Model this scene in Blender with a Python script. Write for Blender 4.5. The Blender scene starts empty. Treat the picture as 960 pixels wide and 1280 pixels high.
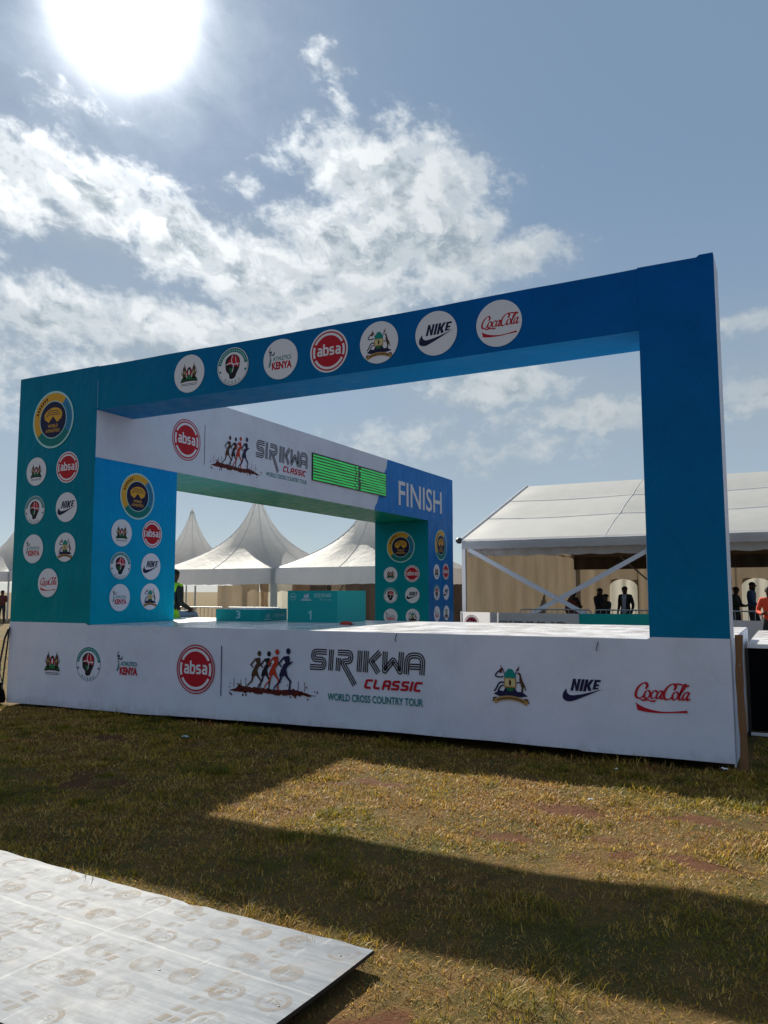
import bpy, bmesh, math, random
import numpy as np
from mathutils import Vector, Matrix
from mathutils.geometry import tessellate_polygon
R = math.radians
random.seed(7)
rng = np.random.default_rng(11)
scene = bpy.context.scene
COL = scene.collection

# ------------------------------------------------------------------ camera
CAM = Vector((10.5254, -8.1051, 1.6535))
FW = Vector((-0.4553691, 0.88475843, 0.09920432))
RT = Vector((0.88907234, 0.45776408, -0.00155796))
UP = Vector((0.0467906, -0.08749037, 0.99506587))
cd = bpy.data.cameras.new('camera'); cam = bpy.data.objects.new('camera', cd); COL.objects.link(cam)
cam.matrix_world = Matrix(((RT.x, UP.x, -FW.x, CAM.x), (RT.y, UP.y, -FW.y, CAM.y), (RT.z, UP.z, -FW.z, CAM.z), (0, 0, 0, 1)))
cd.sensor_fit = 'VERTICAL'; cd.sensor_height = 36; cd.lens = 986.5 / 1280 * 36
cd.clip_start = 0.05; cd.clip_end = 3000
scene.camera = cam

# ------------------------------------------------------------------ light and sky
SUN_AZ, SUN_EL = R(46.6), R(36.6)          # azimuth counted from +Y towards -X
SUN_DIR = Vector((-math.cos(SUN_EL) * math.sin(SUN_AZ), math.cos(SUN_EL) * math.cos(SUN_AZ), math.sin(SUN_EL)))
SKY_STRENGTH = 0.05
EXPOSURE = 0.75
ld = bpy.data.lights.new('sun', 'SUN'); ld.energy = 5.0; ld.angle = R(0.55); ld.color = (1.0, 0.93, 0.80)
sun = bpy.data.objects.new('sun', ld); COL.objects.link(sun)
sun.rotation_euler = SUN_DIR.to_track_quat('Z', 'Y').to_euler(); sun.location = (-20, 30, 30)
vs = scene.view_settings
vs.view_transform = 'Standard'; vs.look = 'None'; vs.exposure = EXPOSURE; vs.gamma = 1; vs.use_curve_mapping = False


class NT:
    """small node-tree writer"""
    def __init__(s, tree): s.t = tree; s.n = tree.nodes; s.l = tree.links
    def new(s, kind, **kw):
        nd = s.n.new(kind)
        for k, v in kw.items(): setattr(nd, k, v)
        return nd
    def put(s, sock, v):
        if isinstance(v, bpy.types.NodeSocket): s.l.new(v, sock)
        elif v is not None:
            if hasattr(sock.default_value, '__len__') and not hasattr(v, '__len__'): v = (v,) * len(sock.default_value)
            if hasattr(v, '__len__') and len(sock.default_value) == 4 and len(v) == 3: v = (*v, 1)
            sock.default_value = v
    def m(s, op, a, b=None, c=None, clamp=False):
        nd = s.new('ShaderNodeMath', operation=op); nd.use_clamp = clamp
        for i, v in enumerate((a, b, c)):
            if v is not None: s.put(nd.inputs[i], v)
        return nd.outputs[0]
    def v(s, op, a, b=None):
        nd = s.new('ShaderNodeVectorMath', operation=op); s.put(nd.inputs[0], a)
        if b is not None: s.put(nd.inputs[3 if op == 'SCALE' else 1], b)
        return nd.outputs['Value' if op in ('LENGTH', 'DOT_PRODUCT', 'DISTANCE') else 'Vector']
    def sep(s, a): nd = s.new('ShaderNodeSeparateXYZ'); s.put(nd.inputs[0], a); return nd.outputs
    def comb(s, x=0, y=0, z=0):
        nd = s.new('ShaderNodeCombineXYZ')
        for i, q in enumerate((x, y, z)): s.put(nd.inputs[i], q)
        return nd.outputs[0]
    def ramp(s, f, a, b, lo=0.0, hi=1.0, smooth=True):
        nd = s.new('ShaderNodeMapRange'); nd.interpolation_type = 'SMOOTHSTEP' if smooth else 'LINEAR'
        for i, q in enumerate((f, a, b, lo, hi)): s.put(nd.inputs[i], q)
        return nd.outputs[0]
    def noise(s, vec, scale, detail=4, rough=0.55, dist=0.0, color=False):
        nd = s.new('ShaderNodeTexNoise'); s.put(nd.inputs['Vector'], vec)
        nd.inputs['Scale'].default_value = scale; nd.inputs['Detail'].default_value = detail
        nd.inputs['Roughness'].default_value = rough; nd.inputs['Distortion'].default_value = dist
        return nd.outputs['Color' if color else 'Fac']
    def mix(s, f, a, b, mode='MIX'):
        nd = s.new('ShaderNodeMix', data_type='RGBA', blend_type=mode)
        s.put(nd.inputs[0], f); s.put(nd.inputs[6], a); s.put(nd.inputs[7], b); return nd.outputs[2]


world = bpy.data.worlds.new('World'); scene.world = world; world.use_nodes = True
world.cycles.sampling_method = 'MANUAL'; world.cycles.sample_map_resolution = 512
wt = NT(world.node_tree); wt.n.clear()
out = wt.new('ShaderNodeOutputWorld'); bg = wt.new('ShaderNodeBackground'); bg.inputs['Strength'].default_value = SKY_STRENGTH
sky = wt.new('ShaderNodeTexSky', sky_type='NISHITA'); sky.sun_disc = False
sky.sun_elevation = SUN_EL; sky.sun_rotation = -SUN_AZ; sky.altitude = 2100; sky.air_density = 1.0; sky.dust_density = 1.2; sky.ozone_density = 1.0
dirv = wt.v('NORMALIZE', wt.new('ShaderNodeTexCoord').outputs['Generated'])
dx, dy, dz = wt.sep(dirv)
az = wt.m('MULTIPLY', wt.m('ARCTAN2', wt.m('MULTIPLY', dx, -1), dy), 57.2958)
el = wt.m('MULTIPLY', wt.m('ARCSINE', dz), 57.2958)
azc = wt.m('MULTIPLY', az, wt.m('COSINE', wt.m('MULTIPLY', el, 0.0174533)))
# cloud banks as real directions in the sky: (azimuth, elevation, half width, half height, weight), degrees
BANKS = [(55, 26.0, 6.5, 4.6, 1.05), (48.2, 26.0, 6.8, 3.8, 1.05), (42.5, 24.0, 6.2, 3.8, 1.1), (37, 22.4, 6.5, 4.2, 1.05),
         (58, 22.0, 7.0, 3.4, .7), (29.0, 29.2, 6.0, 4.2, 1.0), (25.5, 27.8, 8.0, 5.2, 1.15), (29, 24.0, 8.5, 5.2, 1.1), (22.5, 24.0, 6.5, 4.4, 1.1),
         (17.0, 23.5, 5.4, 2.3, 1.0), (31.6, 35.3, 2.3, 1.7, .66), (30.8, 32.8, 1.6, 1.6, .5), (38.0, 27.3, 2.4, 1.3, .64), (36, 29.5, 3.5, 1.6, .42), (50.5, 31, 6, 2.2, .5), (56, 31, 4, 2.5, .55),
         (51, 18.2, 10.0, 3.2, 1.0), (43, 18.3, 8.5, 2.9, 1.0), (37.0, 18.4, 6.5, 2.5, .95), (31, 20.0, 9.0, 3.4, .9), (57, 15, 10, 5, .8), (46, 13.5, 12, 4, .75),
         (2.2, 17.1, 3.8, 1.1, .75), (1.0, 12.8, 4.6, 2.0, .9), (19.5, 14.6, 8.5, 2.3, .85), (13.0, 12.2, 9.0, 2.1, .9), (19, 10.0, 11.0, 2.0, .75), (27, 11, 8, 2.4, .7), (-8, 15, 8, 2.6, .8), (66, 24, 8, 5, .85)]
cvec = wt.comb(azc, el, 0)
warp = wt.v('SCALE', wt.v('SUBTRACT', wt.noise(wt.v('SCALE', cvec, 0.22), 1.0, 4, .6, color=True), (.5, .5, .5)), 3.4)
cw = wt.v('ADD', cvec, warp)
S = None
for a, e, w, h, g in BANKS:
    q = wt.v('LENGTH', wt.v('MULTIPLY', wt.v('SUBTRACT', cw, (a * math.cos(R(e)), e, 0)), (1 / w, 1 / h, 0)))
    q = wt.ramp(q, 1.45, 0.0, 0.0, g)
    S = q if S is None else wt.m('MAXIMUM', S, q)
# the same sky goes on round the rest of the dome with scattered cloud of the same kind
far = wt.ramp(wt.v('LENGTH', wt.v('SUBTRACT', cvec, (24, 18, 0))), 34, 52)
gen = wt.m('MULTIPLY', wt.ramp(wt.noise(wt.v('MULTIPLY', cvec, (1, 1.8, 1)), 0.045, 3, .5), .46, .66), wt.m('MULTIPLY', far, .95))
S = wt.m('MAXIMUM', S, gen)
fine = wt.noise(wt.v('MULTIPLY', cw, (1, 1.25, 1)), 0.30, 9, .62)
fine2 = wt.noise(wt.v('MULTIPLY', cvec, (1, 1.3, 1)), 0.85, 7, .60)
dens = wt.m('ADD', S, wt.m('ADD', wt.m('MULTIPLY', wt.m('SUBTRACT', fine, .5), 1.75), wt.m('MULTIPLY', wt.m('SUBTRACT', fine2, .5), .80)))
alpha = wt.m('MULTIPLY', wt.m('MULTIPLY', wt.ramp(dens, .36, 1.05), wt.ramp(S, .02, .34)), wt.ramp(el, 3.0, 10.0, .25, 1.0))
core = wt.ramp(dens, .62, 1.15)
tosun = wt.v('NORMALIZE', wt.v('SUBTRACT', (math.degrees(SUN_AZ) * math.cos(SUN_EL), math.degrees(SUN_EL), 0), cvec))
fine_s = wt.noise(wt.v('MULTIPLY', wt.v('ADD', cw, wt.v('SCALE', tosun, 1.3)), (1, 1.25, 1)), 0.30, 5, .55)
relief = wt.ramp(wt.m('SUBTRACT', fine, fine_s), -.11, .12)
V = None
for a, e, w, h, g in ((46, 17, 16, 6, .75), (30, 21, 12, 6, .65), (16, 13, 14, 5.5, .75), (1, 13, 9, 6, .6), (28, 8, 40, 5, .55), (52, 25, 9, 5, .5)):
    q = wt.ramp(wt.v('LENGTH', wt.v('MULTIPLY', wt.v('SUBTRACT', cw, (a * math.cos(R(e)), e, 0)), (1 / w, 1 / h, 0))), 1.3, 0.0, 0.0, g)
    V = q if V is None else wt.m('MAXIMUM', V, q)
V = wt.m('MAXIMUM', V, wt.m('MULTIPLY', far, .4))
veil = wt.m('ADD', wt.m('MULTIPLY', wt.ramp(S, .08, .95), .30), wt.m('MULTIPLY', V, wt.ramp(wt.noise(wt.v('MULTIPLY', cw, (1, 1.8, 1)), 0.16, 6, .6), .25, .75, .35, 1.0)), clamp=True)
ang = wt.m('MULTIPLY', wt.m('ARCCOSINE', wt.v('DOT_PRODUCT', dirv, tuple(SUN_DIR))), 57.2958)
near_sun = wt.m('POWER', 2.71828, wt.m('MULTIPLY', ang, -1 / 13.0))
K = 1.0 / SKY_STRENGTH / (2 ** EXPOSURE)
edge_col = wt.mix(near_sun, (.50 * K, .55 * K, .58 * K), (2.1 * K, 2.12 * K, 2.1 * K))
core_col = wt.mix(near_sun, (.29 * K, .365 * K, .435 * K), (.44 * K, .53 * K, .60 * K))
veil_col = wt.mix(near_sun, (.36 * K, .43 * K, .485 * K), (.50 * K, .56 * K, .60 * K))
cloud_col = wt.mix(wt.m('MULTIPLY', core, wt.ramp(relief, 0, 1, 1.0, .12, False)), edge_col, core_col)
# thin high haze: lifts the clear sky a little and scatters forward round the sun
haze_col = wt.mix(wt.ramp(el, 0, 30), (.40 * K, .49 * K, .56 * K), (.235 * K, .345 * K, .485 * K))
clear = wt.mix(.72, sky.outputs[0], haze_col)
aure = wt.m('ADD', wt.m('MULTIPLY', wt.m('POWER', 2.71828, wt.m('MULTIPLY', wt.m('POWER', wt.m('DIVIDE', ang, 2.7), 2), -1)), 6.0 * K),
            wt.m('MULTIPLY', wt.m('MULTIPLY', wt.m('POWER', 2.71828, wt.m('DIVIDE', ang, -3.6)), .95 * K), wt.ramp(fine, .3, .7, .45, 1.5, False)))
skymix = wt.mix(alpha, wt.mix(veil, clear, veil_col), cloud_col)
skymix = wt.mix(1.0, skymix, wt.comb(aure, aure, wt.m('MULTIPLY', aure, .97)), 'ADD')
wt.l.new(skymix, bg.inputs['Color']); wt.l.new(bg.outputs[0], out.inputs[0])

# ------------------------------------------------------------------ materials
MATS = {}
def mat(name, color, rough=.6, metal=0.0, spec=.5, emit=None, estr=1.0):
    if name in MATS: return MATS[name]
    m = bpy.data.materials.new(name); m.use_nodes = True; b = m.node_tree.nodes['Principled BSDF']
    b.inputs['Base Color'].default_value = (*color, 1); b.inputs['Roughness'].default_value = rough
    b.inputs['Metallic'].default_value = metal; b.inputs['Specular IOR Level'].default_value = spec
    if emit: b.inputs['Emission Color'].default_value = (*emit, 1); b.inputs['Emission Strength'].default_value = estr
    MATS[name] = m; return m


def nmat(name):
    m = bpy.data.materials.new(name); m.use_nodes = True; t = NT(m.node_tree); MATS[name] = m
    return m, t, m.node_tree.nodes['Principled BSDF'], m.node_tree.nodes['Material Output']


def bump(t, b, h, strength, dist):
    nd = t.new('ShaderNodeBump'); nd.inputs['Strength'].default_value = strength; nd.inputs['Distance'].default_value = dist
    t.put(nd.inputs['Height'], h); t.l.new(nd.outputs[0], b.inputs['Normal'])


def vinyl(name, colfn, rough=.38, wr=1.0, spec=.05):
    m, t, b, o = nmat(name)
    pos = t.new('ShaderNodeNewGeometry').outputs['Position']
    c = colfn(t, pos); b.inputs['Specular IOR Level'].default_value = spec
    dirt = t.ramp(t.noise(pos, 1.7, 6, .65), .35, .75, 1.0, .88)
    t.put(b.inputs['Base Color'], t.mix(1.0, c, t.comb(dirt, dirt, dirt), 'MULTIPLY'))
    t.put(b.inputs['Roughness'], t.ramp(t.noise(pos, 5, 4), .3, .7, rough - .06, rough + .12))
    n1 = t.noise(t.v('MULTIPLY', pos, (1.0, 1.0, .5)), 1.6, 3, .5, .6)
    n2 = t.noise(t.v('MULTIPLY', pos, (1.4, 1.4, .35)), 4.5, 3, .6, 1.2)
    n3 = t.ramp(t.m('ABSOLUTE', t.m('SUBTRACT', t.noise(t.v('MULTIPLY', pos, (.7, .7, .25)), 2.1, 2, .5, 1.6), .5)), 0, .05)
    h = t.m('ADD', t.m('MULTIPLY', n1, 1.0), t.m('ADD', t.m('MULTIPLY', n2, .22), t.m('MULTIPLY', n3, .06)))
    bump(t, b, h, wr, .05)
    return m


def wrapcol(t, pos):
    x, y, z = t.sep(pos)
    f = t.m('ADD', t.ramp(z, 1.1, 4.9, 0, .46, False), t.ramp(x, 0.0, 8.0, 0, .56, False), clamp=True)
    f = t.m('MAXIMUM', f, 0.0)
    return t.mix(f, (.0005, .235, .25), (.0005, .100, .38))
vinyl('wrap', wrapcol)
def innercol(t, pos):
    x, y, z = t.sep(pos)
    return t.mix(t.ramp(z, 1.0, 3.6, 0, 1, False), (.001, .34, .47), (.001, .28, .72))
vinyl('wrap_inner', innercol)
def backcol(t, pos):
    x, y, z = t.sep(pos)
    return t.mix(t.ramp(z, .6, 3.6, 0, 1, False), (.001, .26, .30), (.001, .22, .33))
vinyl('wrap_back', backcol)
vinyl('wrap_finish_lit', lambda t, p: t.mix(t.ramp(t.sep(p)[2], 1.0, 4.0, 0, 1, False), (.003, .13, .38), (.018, .20, .62)))  # blue wrap made lighter: the stronger light on this face is in the colour
vinyl('wrap_under_lit', lambda t, p: t.mix(0.0, (.0008, .20, .55), (0, 0, 0)), .40, .12, .05)  # brighter blue paints in the light bounced up onto the beam's underside
vinyl('wrap_under_teal', lambda t, p: t.mix(0.0, (.0008, .42, .52), (0, 0, 0)), .34, .12, .08)
vinyl('white_vinyl', lambda t, p: t.mix(0.0, (.61, .66, .82), (0, 0, 0)), .42, .34, .2)


def fascia_col(t, p):
    x, y, z = t.sep(p)
    n = t.noise(t.v('MULTIPLY', p, (1, 1, .6)), 9, 6, .7); n2 = t.noise(p, 1.1, 4, .6)
    splash = t.ramp(t.m('ADD', t.m('MULTIPLY', z, 4.2), t.m('MULTIPLY', t.m('SUBTRACT', n, .5), 1.6)), .62, .05, 0, .26)
    base = t.mix(t.ramp(n2, .35, .7), (.60, .65, .80), (.65, .665, .815))
    return t.mix(splash, base, (.30, .22, .16))
vinyl('fascia_vinyl', fascia_col, .42, .42, .2)


def build_deck_mat():
    m, t, b, o = nmat('deck_white')
    pos = t.new('ShaderNodeNewGeometry').outputs['Position']
    s = t.ramp(t.noise(t.v('MULTIPLY', pos, (3, .6, 1)), 2.2, 7, .65), .35, .7)
    t.put(b.inputs['Base Color'], t.mix(s, (.66, .655, .68), (.50, .49, .51)))
    t.put(b.inputs['Roughness'], t.ramp(t.noise(pos, 3.0, 5), .3, .7, .16, .36))
    bump(t, b, t.noise(pos, 2.0, 4), .15, .03)
build_deck_mat()


def build_ground_mat():
    m, t, b, o = nmat('turf_soil')
    pos = t.new('ShaderNodeNewGeometry').outputs['Position']
    at = t.new('ShaderNodeAttribute', attribute_name='soil').outputs['Fac']
    n1 = t.noise(pos, 9, 6, .65); n2 = t.noise(pos, 60, 5, .7); n3 = t.noise(pos, .9, 4)
    soil = t.mix(n2, (.055, .022, .010), (.15, .064, .030))
    straw = t.mix(n2, (.09, .048, .018), (.21, .125, .045))
    green = t.mix(n2, (.045, .042, .012), (.095, .085, .025))
    g = t.mix(t.ramp(t.m('ADD', t.m('MULTIPLY', n1, .6), t.m('MULTIPLY', n3, .5)), .42, .68), straw, green)
    f = t.ramp(t.m('ADD', at, t.m('MULTIPLY', t.m('SUBTRACT', n1, .5), .7)), .38, .66)
    t.put(b.inputs['Base Color'], t.mix(f, g, soil))
    b.inputs['Roughness'].default_value = .95; b.inputs['Specular IOR Level'].default_value = .15
    bump(t, b, t.m('ADD', n2, t.m('MULTIPLY', n1, 2.0)), .8, .02)
build_ground_mat()


def build_grass_mat():
    m, t, b, o = nmat('grass_blades')
    c = t.new('ShaderNodeAttribute', attribute_name='tint').outputs['Color']
    b.inputs['Roughness'].default_value = .55; b.inputs['Specular IOR Level'].default_value = .25
    t.l.new(c, b.inputs['Base Color'])
    tr = t.new('ShaderNodeBsdfTranslucent'); t.put(tr.inputs[0], t.mix(.25, c, (.45, .36, .05)))
    mx = t.new('ShaderNodeMixShader'); mx.inputs[0].default_value = .38
    t.l.new(b.outputs[0], mx.inputs[1]); t.l.new(tr.outputs[0], mx.inputs[2]); t.l.new(mx.outputs[0], o.inputs[0])
build_grass_mat()


def cloth(name, col, trans, col2=None, rough=.8, folds=True):
    m, t, b, o = nmat(name)
    pos = t.new('ShaderNodeNewGeometry').outputs['Position']
    n = t.noise(t.v('MULTIPLY', pos, (1, 1, .35)), 2.2, 5, .6)
    c = t.mix(t.ramp(n, .3, .75), col, col2 or tuple(q * .82 for q in col))
    t.l.new(c, b.inputs['Base Color']); b.inputs['Roughness'].default_value = rough; b.inputs['Specular IOR Level'].default_value = .25
    if folds: bump(t, b, t.noise(t.v('MULTIPLY', pos, (1, 1, .5)), 3.0, 4, .55, .8), .35, .06)
    if trans > 0:
        tr = t.new('ShaderNodeBsdfTranslucent'); t.l.new(c, tr.inputs[0])
        mx = t.new('ShaderNodeMixShader'); mx.inputs[0].default_value = trans
        t.l.new(b.outputs[0], mx.inputs[1]); t.l.new(tr.outputs[0], mx.inputs[2]); t.l.new(mx.outputs[0], o.inputs[0])
    return m
cloth('tent_white', (.75, .76, .765), .62, (.69, .70, .71), .55)
cloth('marquee_white', (.385, .388, .38), .04, (.355, .36, .355), .6, False)
cloth('valance_white', (.74, .75, .80), .52, (.68, .69, .74), .5)
cloth('curtain_beige', (.36, .295, .215), .24, (.30, .24, .17))
cloth('curtain_window', (.62, .60, .52), .36, (.52, .50, .43))
cloth('curtain_brown', (.24, .17, .11), .25, (.17, .115, .075))
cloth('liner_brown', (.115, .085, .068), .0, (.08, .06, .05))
mat('pole_metal', (.45, .46, .47), .4, .8)
mat('barrier_metal', (.34, .35, .36), .45, .7)
mat('black_cloth', (.004, .004, .005), .9, spec=.05)
mat('black_plastic', (.012, .012, .013), .45)
mat('rail_white', (.62, .63, .66), .5)
mat('strap_white', (.62, .64, .72), .6)

# inks for print
INK = dict(white=(.66, .67, .76), red=(.42, .010, .024), black=(.012, .011, .018), navy=(.012, .012, .055), darkred=(.09, .012, .012), teal=(.004, .17, .17),
           green=(.012, .14, .05), gold=(.62, .33, .035), orange=(.42, .035, .018), tan=(.36, .22, .09), blue=(.03, .19, .42), pale=(.36, .62, .66),
           brown=(.07, .035, .02), grey=(.25, .27, .33), ltgreen=(.22, .42, .10), cream=(.55, .48, .25), seagreen=(.006, .22, .20))
for k, v in INK.items(): mat('ink_' + k, v, .5, spec=.15)


# ------------------------------------------------------------------ object helpers
def tag(o, label=None, cat=None, group=None, kind=None):
    if label: o['label'] = label
    if cat: o['category'] = cat
    if group: o['group'] = group
    if kind: o['kind'] = kind
    return o


def empty(name, loc=(0, 0, 0), label=None, cat=None, group=None, rz=0):
    o = bpy.data.objects.new(name, None); COL.objects.link(o); o.location = loc; o.rotation_euler.z = rz; o.empty_display_size = .2
    return tag(o, label, cat, group)


def link(name, me, parent=None):
    o = bpy.data.objects.new(name, me); COL.objects.link(o)
    if parent is not None: o.parent = parent; o.matrix_parent_inverse = Matrix.Identity(4)
    return o


class MB:
    """collects faces; coordinates are local to the thing (subtract the thing's base via org)"""
    def __init__(s): s.v = []; s.f = []; s.mi = []; s.mats = []
    def mid(s, m):
        if m not in s.mats: s.mats.append(m)
        return s.mats.index(m)
    def face(s, pts, m):
        b = len(s.v); s.v += [tuple(p) for p in pts]; s.f.append(tuple(range(b, b + len(pts)))); s.mi.append(s.mid(m))
    def grid(s, P, m, closed_u=False):
        b = len(s.v); nu = len(P); nv = len(P[0]); i = s.mid(m)
        for row in P: s.v += [tuple(p) for p in row]
        for a in range(nu if closed_u else nu - 1):
            a2 = (a + 1) % nu
            for c in range(nv - 1):
                s.f.append((b + a * nv + c, b + a2 * nv + c, b + a2 * nv + c + 1, b + a * nv + c + 1)); s.mi.append(i)
    def box(s, x0, x1, y0, y1, z0, z1, m, faces=None):
        c = [(x0, y0, z0), (x1, y0, z0), (x1, y1, z0), (x0, y1, z0), (x0, y0, z1), (x1, y0, z1), (x1, y1, z1), (x0, y1, z1)]
        for k, q in {'-z': (0, 3, 2, 1), '+z': (4, 5, 6, 7), '-y': (0, 1, 5, 4), '+x': (1, 2, 6, 5), '+y': (2, 3, 7, 6), '-x': (3, 0, 4, 7)}.items():
            s.face([c[i] for i in q], (faces or {}).get(k, m))
    def tube(s, pts, r, m, n=8, caps=True):
        pts = [Vector(p) for p in pts]; rs = r if hasattr(r, '__len__') else [r] * len(pts)
        rows = []
        up = Vector((0, 0, 1))
        for i, p in enumerate(pts):
            d = (pts[min(i + 1, len(pts) - 1)] - pts[max(i - 1, 0)]).normalized()
            a = d.cross(up if abs(d.z) < .95 else Vector((1, 0, 0))).normalized(); b = a.cross(d)
            rows.append([p + (a * math.cos(2 * math.pi * k / n) + b * math.sin(2 * math.pi * k / n)) * rs[i] for k in range(n)] )
        rows = [r_ + [r_[0]] for r_ in rows]
        s.grid(rows, m)
        if caps: s.face(rows[0][:-1][::-1], m); s.face(rows[-1][:-1], m)
    def ball(s, c, rx, ry, rz, m, nu=12, nv=8, z0=-1.0):
        P = []
        for i in range(nu + 1):
            a = 2 * math.pi * i / nu
            row = []
            for j in range(nv + 1):
                t = math.asin(max(-1, z0)) + (math.pi / 2 - math.asin(max(-1, z0))) * j / nv
                row.append((c[0] + rx * math.cos(t) * math.cos(a), c[1] + ry * math.cos(t) * math.sin(a), c[2] + rz * math.sin(t)))
            P.append(row)
        s.grid(P, m)
    def build(s, name, parent=None, org=(0, 0, 0), smooth=False, merge=False):
        me = bpy.data.meshes.new(name); o3 = Vector(org)
        me.from_pydata([tuple(Vector(p) - o3) for p in s.v], [], s.f)
        for m in s.mats: me.materials.append(MATS[m])
        me.polygons.foreach_set('material_index', s.mi)
        if merge:
            bm = bmesh.new(); bm.from_mesh(me); bmesh.ops.remove_doubles(bm, verts=bm.verts, dist=1e-4); bmesh.ops.recalc_face_normals(bm, faces=bm.faces); bm.to_mesh(me); bm.free()
        if smooth: me.polygons.foreach_set('use_smooth', [True] * len(me.polygons))
        me.update()
        return link(name, me, parent)


def dup(root, loc, rz=None, label=None):
    r = root.copy(); COL.objects.link(r); r.location = loc
    if rz is not None: r.rotation_euler.z = rz
    if label: r['label'] = label
    for ch in list(root.children):
        c = ch.copy(); COL.objects.link(c); c.parent = r
        for g in ch.children:
            d = g.copy(); COL.objects.link(d); d.parent = c
    return r


# value noise (numpy) for ground and soft surfaces
_tab = rng.random((256, 256))
def vnoise(x, y):
    x = np.asarray(x, float); y = np.asarray(y, float)
    xi = np.floor(x).astype(int); yi = np.floor(y).astype(int); fx = x - xi; fy = y - yi
    fx = fx * fx * (3 - 2 * fx); fy = fy * fy * (3 - 2 * fy)
    g = lambda a, b: _tab[a & 255, b & 255]
    return (g(xi, yi) * (1 - fx) + g(xi + 1, yi) * fx) * (1 - fy) + (g(xi, yi + 1) * (1 - fx) + g(xi + 1, yi + 1) * fx) * fy
def fbm(x, y, o=4):
    s = 0; a = .5
    for k in range(o): s = s + a * vnoise(x * 2 ** k + 17.3 * k, y * 2 ** k + 9.1 * k); a *= .5
    return s / (1 - .5 ** o)


# ------------------------------------------------------------------ 2-D print kit
def text_poly(s, bold=0.0, shear=0.0):
    cu = bpy.data.curves.new('lettering', 'FONT'); cu.body = s; cu.offset = bold; cu.shear = shear; cu.resolution_u = 3; cu.fill_mode = 'BOTH'
    ob = bpy.data.objects.new('lettering', cu); COL.objects.link(ob)
    dg = bpy.context.evaluated_depsgraph_get()
    me = bpy.data.meshes.new_from_object(ob.evaluated_get(dg))
    v = [(p.co.x, p.co.y) for p in me.vertices]; f = [tuple(p.vertices) for p in me.polygons]
    bpy.data.objects.remove(ob); bpy.data.curves.remove(cu); bpy.data.meshes.remove(me)
    return v, f
_tc = {}


def catmull(pts, n=6):
    P = [pts[0]] + list(pts) + [pts[-1]]; o = []
    for i in range(1, len(P) - 2):
        p0, p1, p2, p3 = [np.array(q, float) for q in P[i - 1:i + 3]]
        for k in range(n):
            t = k / n
            o.append(tuple(.5 * ((2 * p1) + (-p0 + p2) * t + (2 * p0 - 5 * p1 + 4 * p2 - p3) * t * t + (-p0 + 3 * p1 - 3 * p2 + p3) * t ** 3)))
    o.append(tuple(pts[-1])); return o


def roundpoly(pts, r, n=5):
    o = [pts[0]]
    for i in range(1, len(pts) - 1):
        a, b, c = [np.array(q, float) for q in pts[i - 1:i + 2]]
        d1 = a - b; d2 = c - b; l1 = np.linalg.norm(d1); l2 = np.linalg.norm(d2); rr = min(r, l1 * .49, l2 * .49)
        p = b + d1 / l1 * rr; q = b + d2 / l2 * rr
        for k in range(n + 1):
            t = k / n; o.append(tuple((1 - t) ** 2 * p + 2 * t * (1 - t) * b + t * t * q))
    o.append(pts[-1]); return o


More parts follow.
